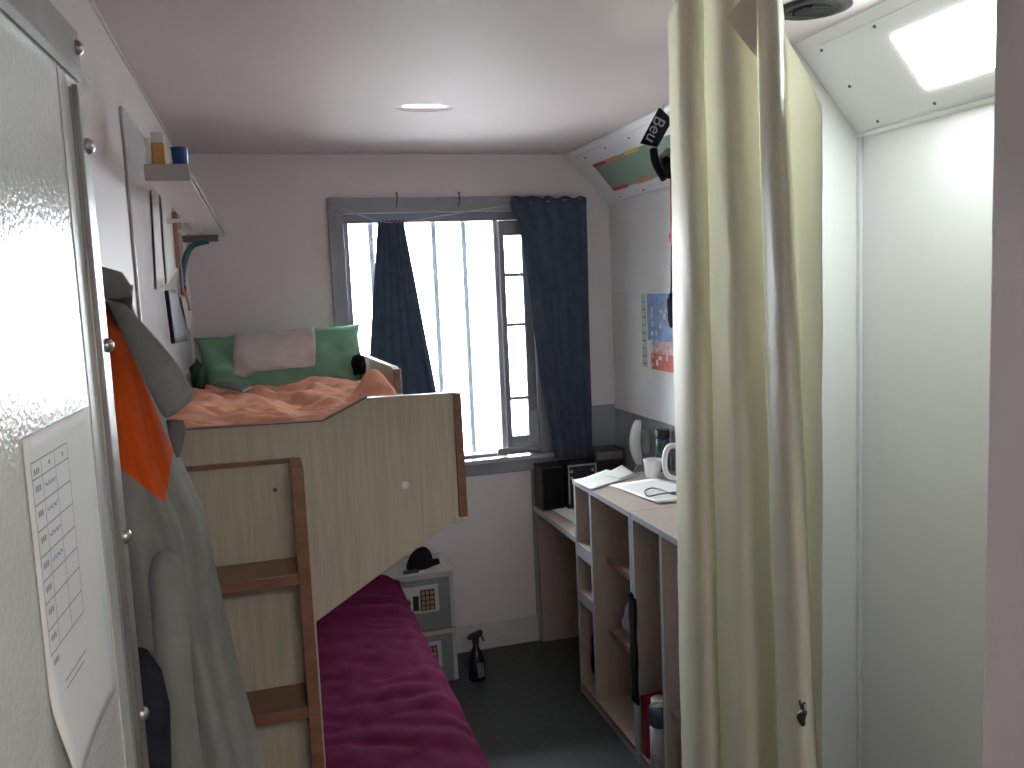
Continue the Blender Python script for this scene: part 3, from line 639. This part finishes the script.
# wall telephone
tl = thing('wall_phone', (1.60, 3.48, 1.0), 'white wall telephone handset hung on the grey splashback', 'telephone')
box('cradle', XR - 0.030, XR - 0.004, 3.425, 3.452, 0.95, 1.055, LGREY, tl, 0.005)
hx = XR - 0.055
rows = []
for i in range(17):
    t = i / 16; zc = 0.905 + 0.195 * t; bow = 0.018 * math.cos((t - 0.5) * math.pi) ; rr = 0.026 + 0.006 * abs(2 * t - 1) ** 2; e = math.sin(math.pi * min(max(t, 0.02), 0.98)) ** 0.25
    rows.append([(hx - bow + 0.024 * e * math.cos(a), 3.435 + rr * e * 1.1 * math.sin(a), zc) for a in [2 * math.pi * k / 18 for k in range(18)]])
grid('handset', rows, WHITE, tl, closed=True, cap=True)
tube('cord', [(hx, 3.43, 0.91), (hx - 0.02, 3.45, 0.87), (hx - 0.03, 3.46, 0.80), (hx + 0.02, 3.46, 0.72)], 0.0035, LGREY, tl)

# poster
ps = thing('poster', (XR - 0.011, 3.2, 1.5), 'colourful wall calendar poster with blue and red picture on the white board', 'poster')
XPo = XR - 0.0115
box('sheet', XPo, XR - 0.0102, 3.02, 3.470, 1.322, 1.664, PAPER, ps, 0)
def pcell(name, y0, y1, z0, z1, m, lvl=1): return box(name, XPo - 0.0004 * lvl, XPo, y0, y1, z0, z1, m, ps, 0)
pb = mat('poster_blue', (0.23, 0.34, 0.60, 1), 0.5, 0.25, 25); prd = mat('poster_red', (0.65, 0.12, 0.08, 1), 0.5, 0.15, 30); pgr = mat('poster_palegreen', (0.45, 0.55, 0.48, 1), 0.5, 0.1, 30)
pcell('blue_picture', 3.03, 3.405, 1.455, 1.655, pb); pcell('red_picture', 3.03, 3.375, 1.330, 1.400, prd); pcell('pink_picture', 3.03, 3.36, 1.400, 1.455, mat('poster_pink', (0.62, 0.42, 0.38, 1), 0.5, 0.3, 40)); pcell('margin_column', 3.415, 3.462, 1.335, 1.655, pgr)
cols_ = [mat('poster_white', (0.75, 0.76, 0.80, 1), 0.5), mat('poster_lilac', (0.55, 0.58, 0.78, 1), 0.5), mat('poster_cream', (0.70, 0.66, 0.52, 1), 0.5), mat('poster_teal', (0.20, 0.40, 0.45, 1), 0.5), prd, YELL]
for k in range(9): pcell('margin_tab', 3.42, 3.458, 1.345 + k * 0.034, 1.352 + k * 0.034, [prd, ORTAPE, MATS['poster_teal']][k % 3], 2)
for r in range(9):
    for c in range(8):
        if R.random() < 0.62:
            y = 3.05 + c * 0.043 + R.uniform(-.008, .008); z = 1.345 + r * 0.033 + R.uniform(-.006, .006); w = R.uniform(0.010, 0.026); h = R.uniform(0.010, 0.024)
            pcell('picture_tile', y, y + w, z, z + h, R.choice(cols_[:4] if r > 2 else cols_[:3] + cols_[4:]), 2)

# green card over the lamp on the slope
ga = [slope_px(592, 166, .007), slope_px(615, 190, .007), slope_px(665, 173, .007), slope_px(640, 148, .007)]
gc = thing('lamp_cover', SP(0.15, 3.2, 0.006), 'green card with red and yellow taped edges covering the sloped lamp', 'lamp cover')
gt0, gt1, gy0, gy1 = ga[0][0], ga[1][0], 2.62, (ga[0][1] + ga[1][1]) / 2
slope_plate('card', gt0, gt1, gy0, gy1, 0.0055, 0.008, GCARD, gc, 0.0005)
for a, b, m in ((gy1 - 0.13, gy1, RED), (gy1 - 0.27, gy1 - 0.14, ORTAPE), (gy1 - 0.47, gy1 - 0.34, YELL), (gy1 - 0.65, gy1 - 0.54, ORTAPE)):
    slope_plate('tape', gt0 - 0.004, gt0 + 0.012, a, b, 0.008, 0.0088, m, gc, 0)
for a, b, m in ((gy1 - 0.16, gy1, RED), (gy1 - 0.40, gy1 - 0.25, ORTAPE), (gy1 - 0.60, gy1 - 0.50, RED)):
    slope_plate('tape', gt1 - 0.012, gt1 + 0.004, a, b, 0.008, 0.0088, m, gc, 0)

# black strap with lettering and grey glove under it, hung on the slope
YS = 2.76
bp_ = [px(u, v, 1, YS) for u, v in ((660, 107), (641, 143), (658, 147), (673, 120))]
sc_ = thing('lettered_strap', bp_[0], 'black strap with white lettering hanging from the slope by the lamp cover', 'strap')
prism('band', bp_, Vector((0, 0.012, 0)), BCLOTH, sc_, 0.003)
tube('hook', [bp_[0] + Vector((0.01, 0.006, -0.015)), bp_[0] + Vector((0.02, 0.006, 0.02)), bp_[0] + Vector((0.022, 0.006, 0.06))], 0.003, BOLT, sc_)
def text_mesh(name, s, size, m, parent, origin, xdir, ydir, ext=0.0006):
    cu = bpy.data.curves.new(name, 'FONT'); cu.body = s; cu.size = size; cu.extrude = ext; cu.align_x = 'LEFT'; cu.align_y = 'CENTER'
    to = bpy.data.objects.new(name, cu); C.objects.link(to)
    dg_ = bpy.context.evaluated_depsgraph_get(); me = bpy.data.meshes.new_from_object(to.evaluated_get(dg_)); bpy.data.objects.remove(to)
    x = xdir.normalized(); z = x.cross(ydir).normalized(); y = z.cross(x)
    M4 = Matrix((x, y, z)).transposed().to_4x4(); M4.translation = origin; me.transform(M4)
    return link(name, me, m, parent)
tA = px(660.5, 117, 1, YS - 0.001); tB = px(649, 144, 1, YS - 0.001); tC = px(670, 122, 1, YS - 0.001)
text_mesh('lettering', 'Beu', 0.062, mat('grey_lettering', (0.30, 0.30, 0.30, 1), 0.7), sc_, tA, tB - tA, tC - tA)
gl = thing('boxing_glove', SP(0.2, 3.03, 0.05), 'grey and black padded glove hanging below the lettered strap', 'glove')
g0 = px(668, 163, 1, YS + 0.05)
bm = bmesh.new(); bmesh.ops.create_icosphere(bm, subdivisions=3, radius=1)
for v in bm.verts: v.co = g0 + Vector((v.co.x * 0.035, v.co.y * 0.05, v.co.z * 0.05)) * (1 + 0.15 * nz(v.co.x * 2, v.co.y * 2, v.co.z * 2))
bmesh_obj('pad', bm, mat('glove_grey', (0.22, 0.21, 0.20, 1), 0.6, 0.3, 25), gl, True)
tube('cuff', [g0 + Vector((-0.045, 0.02, 0.05)), g0 + Vector((-0.048, 0.0, 0.0)), g0 + Vector((-0.03, -0.03, -0.06))], 0.014, BCLOTH, gl)
tube('thumb', [g0 + Vector((-0.02, -0.03, 0.0)), g0 + Vector((-0.03, -0.06, -0.02)), g0 + Vector((-0.02, -0.06, -0.06))], [0.02, 0.02, 0.012], BCLOTH, gl)
# red lanyard with a dark tag
la = thing('lanyard', (1.45, 3.0, 1.9), 'red lanyard with small red tassel and black tag hanging before the poster', 'lanyard')
l0 = px(671, 176, 0, 1.50); l0 = Vector((l0.x, l0.y, 2.17)); l1 = px(671.5, 238, 0, 1.50); l2 = px(671, 310, 0, 1.50)
tube('cord', [l0, l0.lerp(l1, .5), l1], 0.003, RED, la); tube('lower_cord', [l1, l1.lerp(l2, .5) , l2], 0.003, BCLOTH, la)
bm = bmesh.new(); bmesh.ops.create_icosphere(bm, subdivisions=3, radius=1)
for v in bm.verts: v.co = l1 + Vector((v.co.x * 0.008, v.co.y * 0.014, v.co.z * 0.022)) * (1 + 0.3 * nz(v.co.x * 3, v.co.y * 3, v.co.z * 3))
bmesh_obj('tassel', bm, RED, la, True)
bm = bmesh.new(); bmesh.ops.create_icosphere(bm, subdivisions=3, radius=1)
for v in bm.verts: v.co = l2 + Vector((v.co.x * 0.012, v.co.y * 0.020, v.co.z * 0.065)) * (1 + 0.3 * nz(v.co.x * 3, v.co.y * 3, v.co.z * 3))
bmesh_obj('tag', bm, NAVY, la, True)

# ============================================================ BLUE CURTAINS
def hang(name, L, Rr, v0, v1, Y, folds, amp, m, label, group, seed=0, nv=40, nu=120):
    rows = []
    for i in range(nv + 1):
        v = v0 + (v1 - v0) * i / nv; a = px(curve(L, v)[0], v, 1, Y); b = px(curve(Rr, v)[0], v, 1, Y); row = []
        for j in range(nu + 1):
            t = j / nu; p = a.lerp(b, t); ph = 2 * math.pi * folds * (t + 0.04 * nz(t * 3, i * 0.03, seed))
            p.y += amp * (0.4 + 0.6 * i / nv) * math.sin(ph) + 0.010 * nz(t * 4, i * 0.08, seed + 3)
            if i == 0: p.z += 0.006 * math.sin(ph * 1.0)
            row.append(p)
        rows.append(row)
    o = grid(name, rows, m, None, 0.003); tag(o, label, 'curtain', group); return o
hang('window_curtain', [(222, 378), (300, 373), (370, 369), (470, 365)], [(222, 404), (300, 419), (388, 436), (470, 452)], 221, 470, 3.745, 6.3, 0.010, BLUE,
     'narrow navy curtain gathered in the middle of the window', 'navy curtains on the window wire', 1)
hang('window_curtain', [(196, 512), (207, 509), (222, 520), (300, 531), (380, 540), (459, 556)], [(196, 586), (300, 588), (459, 592)], 197, 458, 3.735, 4.6, 0.014, BLUE,
     'wide navy curtain hanging at the right side of the window', 'navy curtains on the window wire', 5)
wr = tube('curtain_wire', [px(328, 202, 1, D - 0.028), px(375, 220, 1, 3.745), px(405, 222, 1, 3.745), px(440, 216, 1, 3.752), px(512, 205, 1, 3.74), px(586, 198, 1, 3.74)], 0.0018, LGREY); tag(wr, 'thin curtain wire strung across the top of the window', 'wire')
for k, (u, lab) in enumerate(((396, 'small wire hook above the window, over the narrow navy curtain'), (458, 'small wire hook above the window, between the two navy curtains'))):
    a = px(u, 194, 1, D); b = px(u, 205, 1, D - 0.026)
    hk = tube('wall_hook', [a, a + Vector((0, -0.02, 0.005)), a + Vector((0, -0.03, -0.02)), b + Vector((0, -0.004, -0.01))], 0.0025, DGREY); tag(hk, lab, 'hook', 'hooks above the window')

# ============================================================ LEFT WALL
wbd = box('notice_board', XL + 0.0005, XL + 0.008, 2.20, 3.55, 1.45, 2.16, mat('scuffed_white_board', (0.66, 0.64, 0.65, 1), 0.22, 0.08, 6, 0.2, 30), None, 0.003); tag(wbd, 'glossy scuffed white board on the left wall under the shelf', 'notice board')
XB = XL + 0.008
shf = thing('wall_shelf', (-0.2, 2.85, 1.99), 'narrow white shelf high on the left wall above the bunk', 'shelf')
SX0, SX1, SZ0, SZ1 = -0.224, -0.130, 1.968, 1.984
pb_ = box('board', SX0, SX1, 2.035, 3.72, SZ0, SZ1, BOARDW, shf, 0.002)
box('front_lip', SX0, SX1 - 0.002, 2.028, 2.038, SZ0 - 0.001, 2.003, mat('shelf_end_grey', (0.42, 0.40, 0.39, 1), 0.4), shf, 0.002)
box('edge_lip', SX1 - 0.004, SX1, 2.038, 3.72, SZ0 - 0.001, SZ1 + 0.006, BOARDW, shf, 0.001)
for y in (2.95, 3.35):
    box('bracket', XL, SX0 + 0.03, y - 0.008, y + 0.008, SZ0 - 0.012, SZ0, BOARDW, shf, 0.001)
box('bracket', XL, SX1 - 0.02, 3.66, 3.69, SZ0 - 0.026, SZ0, mat('bracket_brown', (0.16, 0.11, 0.10, 1), 0.5), shf, 0.002)
# on the shelf
T = SZ1 + 0.0005
ct = thing('carton', (-0.197, 2.11, SZ1), 'small orange and white carton on the near end of the wall shelf', 'carton')
box('lower_half', -0.211, -0.185, 2.09, 2.13, T, 2.058, ORCARD, ct, 0.001); box('upper_half', -0.211, -0.185, 2.09, 2.13, 2.058, 2.082, WHITE, ct, 0.001)
bxw = box('white_packet', -0.222, -0.213, 2.05, 2.14, T, 2.062, PAPER, None, 0.003); tag(bxw, 'white packet against the wall on the wall shelf', 'packet')
bc = thing('blue_cup', (-0.155, 2.11, SZ1), 'bright blue plastic cup on the wall shelf next to the carton', 'cup')
lathe('cup', [(0.014, T), (0.0155, T + 0.002), (0.018, 2.048), (0.0195, 2.050), (0.0165, 2.050), (0.014, T + 0.006)], -0.155, 2.11, BLUEP, bc)
# papers and things pinned to the board (their planes lie on the board)
def wall_paper(name, uv, label, m, lift=0.006, bow=0.012, seed=0):
    pts = [px(u, v, 0, XB + 0.004) for u, v in uv]; n = 8; rows = []
    for i in range(n + 1):
        row = []
        for j in range(n + 1):
            p = pts[0].lerp(pts[1], j / n).lerp(pts[3].lerp(pts[2], j / n), i / n); p.x += 0.3 * bow * (i / n) ** 2 * (j / n) + 0.001 * seed; row.append(p)
        rows.append(row)
    o = grid(name, rows, m, None, 0.001); tag(o, label, 'paper'); return o
wall_paper('pinned_paper', [(151, 190), (158, 190), (163, 285), (156, 290)], 'narrow greyish paper strip pinned under the shelf, nearest the door', mat('greyish_paper', (0.46, 0.43, 0.43, 1), 0.6), seed=1)
wall_paper('pinned_paper', [(160, 194), (170, 196), (175, 270), (166, 285)], 'tall bright white paper pinned under the wall shelf', PAPER, seed=2)
wall_paper('pinned_photo', [(167, 291), (175, 290), (188, 340), (174, 343)], 'dark edged glossy photo pinned low on the left board', mat('photo_bluegrey', (0.34, 0.38, 0.45, 1), 0.3, 0.3, 14), seed=3)
wall_paper('pinned_paper', [(179, 295), (183, 297), (190, 318), (187, 332)], 'small curled white leaflet beside the dark edged photo', PAPER, seed=6)
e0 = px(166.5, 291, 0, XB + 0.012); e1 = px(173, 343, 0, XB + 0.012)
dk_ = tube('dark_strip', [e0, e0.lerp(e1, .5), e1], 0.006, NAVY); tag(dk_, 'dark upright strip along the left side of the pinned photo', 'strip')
a = px(174, 212, 1, 3.05); b = px(178, 268, 1, 3.05)
ws = prism('wooden_strap', [a + Vector((-0.008, 0, 0)), a + Vector((0.008, 0, 0)), b + Vector((0.010, 0, 0)), b + Vector((-0.006, 0, 0))], Vector((0, 0.02, 0)), WOODST, None, 0.002); tag(ws, 'flat brown wooden stick hanging below the wall shelf', 'stick')
k0 = [px(u, v, 1, 3.45) for u, v in ((209, 241), (198, 243), (190, 248), (185, 260), (183, 272), (182, 286))]
cbl = thing('lamp_cable', k0[0], 'dark teal cable curving down from the shelf end', 'cable'); tube('cable', k0, 0.011, TEAL, cbl); tube('plug', [k0[-1], k0[-1] + Vector((0, 0, -0.03))], 0.014, BLACK, cbl)
k0 = [px(u, v, 1, 3.3) for u, v in ((178, 262), (179, 278), (180, 292))]
c2 = thing('charger_lead', k0[0], 'short dark cord with red plug hanging below the wooden stick', 'cord'); tube('cord', k0, 0.008, BLACK, c2); tube('plug', [k0[-1], k0[-1] + Vector((0, 0, -0.03))], 0.012, RED, c2)
k0 = [px(u, v, 1, 3.4) for u, v in ((182, 287), (185, 298), (188, 311))]
c3 = tube('tan_strap', k0, [0.006, 0.010, 0.011], mat('tan_leather', (0.36, 0.22, 0.17, 1), 0.6)); tag(c3, 'short tan strap dangling below the teal cable', 'strap')

# ============================================================ JACKET
jk = thing('fleece_jacket', (-0.2, 1.35, 1.0), 'grey fleece jacket with orange shoulder panel hanging behind the door', 'jacket')
YJ = 1.38
sil = [(300, 128), (340, 143), (400, 160), (450, 174), (510, 201), (600, 219), (680, 237), (745, 255), (768, 258), (900, 270), (1000, 274)]
def jring(v, n=300):
    xr = px(curve(sil, v)[0], v, 1, YJ); xr.x = max(xr.x, XL + 0.06)
    a = (xr.x - (XL + 0.012)) / 2; cx = XL + 0.012 + a; k = sm(300, 700, v)
    b = 0.11 + 0.08 * k; row = []
    for j in range(n):
        th = 2 * math.pi * j / n; f = 1.0
        if math.cos(th) > -0.5:
            f += (0.03 + 0.10 * k) * 0.85 * math.sin(th * 11 + 1.6 * math.sin(v * 0.007)) * sm(-0.4, 0.3, math.cos(th)) + 0.03 * nz(th * 2, v * 0.01, 3)
        x = cx + a * math.copysign(abs(math.cos(th)) ** 0.8, math.cos(th)) * (f if math.cos(th) < 0.75 else 1 + (f - 1) * 0.3); y = YJ + b * math.sin(th) * f
        row.append(Vector((max(x, XL + 0.004), y, xr.z)))
    return row
vs_ = [300 + (930 - 300) * i / 340 for i in range(341)]
rows = [jring(v) for v in vs_]
opoly = [(104, 300), (112, 312), (150, 395), (173, 452), (165, 503), (122, 470), (90, 450)]
def inside(p, poly):
    x, y = p; c = False
    for i in range(len(poly)):
        (x0, y0), (x1, y1) = poly[i - 1], poly[i]
        if (y0 > y) != (y1 > y) and x < (x1 - x0) * (y - y0) / (y1 - y0) + x0: c = not c
    return c
Vv = [tuple(p) for r in rows for p in r]; n_ = 300; FG, FO = [], []
for i in range(340):
    for j in range(n_):
        k = (j + 1) % n_; q = (i * n_ + j, i * n_ + k, (i + 1) * n_ + k, (i + 1) * n_ + j)
        cen = sum((Vector(Vv[t]) for t in q), Vector()) / 4
        nrm = cen - Vector((XL + 0.02, YJ, cen.z))
        vis = (cen - Vector(CAM.tolist())).dot(Vector((nrm.x, nrm.y, 0))) < 0 or cen.y < YJ
        (FO if vis and inside(proj(cen), opoly) else FG).append(q)
FG.append(tuple(range(n_)))
def submesh(name, V, Fs, m, parent):
    used = sorted({i for f in Fs for i in f}); mp = {i: k for k, i in enumerate(used)}
    me = bpy.data.meshes.new(name); me.from_pydata([V[i] for i in used], [], [tuple(mp[i] for i in f) for f in Fs]); me.update()
    return link(name, me, m, parent, True)
submesh('body', Vv, FG, FLEECE, jk); submesh('shoulder_panel', Vv, FO, ORANGE, jk)
# collar flap: thick rounded band swept from the hook down to its rounded tip
def band(name, ctr, m, parent, Y0, thick):
    """ctr: list of (u_left, v_left, u_right, v_right, yoff)"""
    rows = []
    N = 28
    for i in range(N + 1):
        t = i / N * (len(ctr) - 1); k = min(int(t), len(ctr) - 2); f = t - k
        c = [p + (q - p) * f for p, q in zip(ctr[k], ctr[k + 1])]
        A = px(c[0], c[1], 1, Y0 + c[4]); B = px(c[2], c[3], 1, Y0 + c[4]); row = []
        for j in range(20):
            a = 2 * math.pi * j / 20; s = 0.5 - 0.5 * math.cos(a); p = A.lerp(B, s); p.y -= thick * math.sin(a); row.append(p)
        rows.append(row)
    return grid(name, rows, m, parent, closed=True, cap=True)
band('collar', [(100, 266, 122, 272, 0.0), (100, 280, 131, 285, 0.0), (102, 300, 133, 296, 0.0)], FLEECE, jk, 1.27, 0.018)
band('collar_inside', [(106, 285, 133, 285, 0.02), (108, 305, 132, 320, 0.02), (112, 320, 134, 330, 0.02)], FLEECE2, jk, 1.28, 0.012)
band('hood_flap', [(104, 296, 126, 306, 0.0), (113, 313, 142, 322, -0.01), (130, 350, 160, 342, -0.02), (148, 388, 178, 364, -0.03), (160, 412, 189, 384, -0.035), (165, 418, 194, 392, -0.035), (169, 417, 192, 401, -0.03)], FLEECE, jk, 1.27, 0.020)
band('cuff_tip', [(166, 420, 184, 421, 0.0), (168, 432, 186, 431, 0.0), (172, 446, 183, 446, 0.0), (176, 456, 180, 456, 0)], FLEECE2, jk, 1.33, 0.012)
# sleeve hanging at the front
sl0 = [px(u, v, 1, y) for u, v, y in ((163, 556, 1.235), (168, 575, 1.205), (171, 620, 1.19), (175, 690, 1.185), (182, 768, 1.19), (186, 860, 1.20))]
tube('sleeve', sl0, [0.010, 0.0245, 0.0225, 0.023, 0.026, 0.027], FLEECE, jk, 18, 8)
tube('hanging_loop', [Vector((XL, 1.30, 1.80)), Vector((XL + 0.04, 1.29, 1.815)), Vector((XL + 0.07, 1.28, 1.785))], 0.006, STEEL, jk)
# dark trousers hanging in front of the jacket, behind the door edge
tr = band('dark_trousers', [(120, 655, 150, 655, 0), (118, 675, 162, 672, 0), (122, 720, 170, 705, -0.01), (126, 790, 172, 780, -0.01), (126, 960, 172, 960, -0.01)], NAVY, None, 1.12, 0.025)
tag(tr, 'dark navy garment hanging between the door edge and the jacket', 'garment')

# ============================================================ CREAM CURTAIN
cc = thing('cubicle_curtain', (0.9, 1.45, 0.1), 'cream vinyl curtain pushed aside at the cubicle opening', 'curtain')
cols = [(690, 704, 1.02), (676, 690, 1.00), (668.5, 682.5, 0.955), (669, 683, 0.91), (676, 690, 0.875), (688, 703, 0.865), (699, 715, 0.885), (703, 720, 0.925), (706, 722, 0.915), (713, 731, 0.880), (724, 743, 0.868), (737, 757, 0.885), (748, 768, 0.925), (755, 778, 0.955),
        (757.5, 780.5, 0.945), (757.5, 780.5, 0.90), (757.5, 780.5, 0.860), (764, 789, 0.842), (773, 803, 0.842), (779, 814, 0.862), (780, 816, 0.900), (780, 816, 0.945), (785, 817, 0.965), (797, 818, 0.965), (810, 820, 0.950), (818, 821.5, 0.932), (822, 822.5, 0.918)]
ctop = []
for ci, (a, b, X) in enumerate(cols):
    z = 2.285
    if a > 780: z = px(a, 22 + (a - 778) * 1.95, 0, X).z
    ctop.append(z)
dense = []
for ci in range(len(cols) - 1):
    for s in range(6):
        t = s / 6; i0, i1, i2, i3 = max(ci - 1, 0), ci, ci + 1, min(ci + 2, len(cols) - 1)
        def cr(k):
            p0, p1, p2, p3 = cols[i0][k], cols[i1][k], cols[i2][k], cols[i3][k]
            return 0.5 * (2 * p1 + (p2 - p0) * t + (2 * p0 - 5 * p1 + 4 * p2 - p3) * t * t + (3 * p1 - p0 - 3 * p2 + p3) * t ** 3)
        dense.append((cr(0), cr(1), cr(2), ctop[i1] * (1 - t) + ctop[i2] * t))
dense.append(cols[-1] + (ctop[-1],))
rows = []
NV = 90
for i in range(NV + 1):
    row = []
    for (a, b, X, zt_) in dense:
        p0 = px(a, 0, 0, X); p1 = px(b, 768, 0, X); z = zt_ + (0.10 - zt_) * i / NV
        k = (z - p0.z) / (p1.z - p0.z); p = p0.lerp(p1, k); p.z = z
        p.x += 0.003 * nz(a * 0.05, z * 5, 2) + 0.0012 * nz(a * 0.3, z * 18, 5)
        row.append(p)
    rows.append(row)
grid('vinyl_sheet', rows, CREAM, cc, 0.0012)
# turned-down corner at the top
fl = [px(u, v, 0, 0.852) for u, v in ((727, 18), (745, -4), (757, -6), (757, 57), (742, 38))]
prism('turned_corner', fl, Vector((-0.002, 0, 0)), CREAM, cc)
rl = thing('curtain_rail', (0.9, 1.3, H), 'white curtain rail on the ceiling along the cubicle opening', 'curtain rail')
box('track', 0.885, 0.905, 0.815, 1.70, H - 0.018, H, WHITE, rl, 0.002)
for k in range(9): box('glider', 0.890, 0.900, 1.20 + k * 0.058, 1.21 + k * 0.058, H - 0.032, H - 0.018, WHITE, rl, 0.001)
# black hair tie caught on the curtain
h0 = px(804, 717, 0, 0.838)
ht = thing('black_clip', h0, 'small black clip caught near the lower end of the cream curtain', 'clip')
tube('knot', [h0 + Vector((0, -0.004, 0.012)), h0 + Vector((-0.004, 0.002, 0.0)), h0 + Vector((0, 0.003, -0.016))], [0.004, 0.008, 0.004], BLACK, ht)
tube('tail', [h0 + Vector((0, 0.002, 0.004)), h0 + Vector((0, 0.010, 0.018)), h0 + Vector((0, 0.012, 0.024))], 0.002, BLACK, ht)
tube('tail', [h0 + Vector((0, 0, 0.004)), h0 + Vector((0, 0.003, 0.02)), h0 + Vector((0, -0.002, 0.026))], 0.002, BLACK, ht)

# ============================================================ LAMPS
lq = [slope_px(890, 38, .006), slope_px(927, 88, .006), slope_px(990, 66, .006)]
lt0, lt1, ly1, ly0 = lq[0][0], lq[1][0], (lq[0][1] + lq[1][1]) / 2, 1.30
lp = thing('sloped_lamp', SP(0.15, 1.5, 0.005), 'glowing white lamp panel set in the sloped cubicle ceiling', 'lamp')
slope_plate('diffuser', lt0, lt1, ly0, ly1, 0.005, 0.0075, emit('lamp_diffuser', (0.90, 1.0, 0.98, 1), CUBICLE_LAMP), lp, 0)
co = thing('corridor_fill_lamp', (0.3, -0.9, H), 'unseen fill lamp added on the corridor ceiling behind the doorway', 'lamp')  # unseen lamp added behind the camera to fill the near surfaces
box('housing', -0.02, 0.62, -1.1, -0.7, H - 0.02, H, WHITE, co, 0.003)
box('diffuser', 0.0, 0.60, -1.08, -0.72, H - 0.026, H - 0.02, emit('corridor_fill_glow', (1.0, 0.95, 0.9, 1), CORRIDOR_FILL), co, 0)
# window light portal (guides sampling of the sky through the opening)
pd = bpy.data.lights.new('window_portal', 'AREA'); pd.shape = 'RECTANGLE'; pd.size = WX1 - WX0; pd.size_y = WZ1 - WZ0; pd.cycles.is_portal = True
po = bpy.data.objects.new('window_portal', pd); C.objects.link(po); po.location = ((WX0 + WX1) / 2, D + 0.125, (WZ0 + WZ1) / 2); po.rotation_euler = (-math.pi / 2, 0, 0)
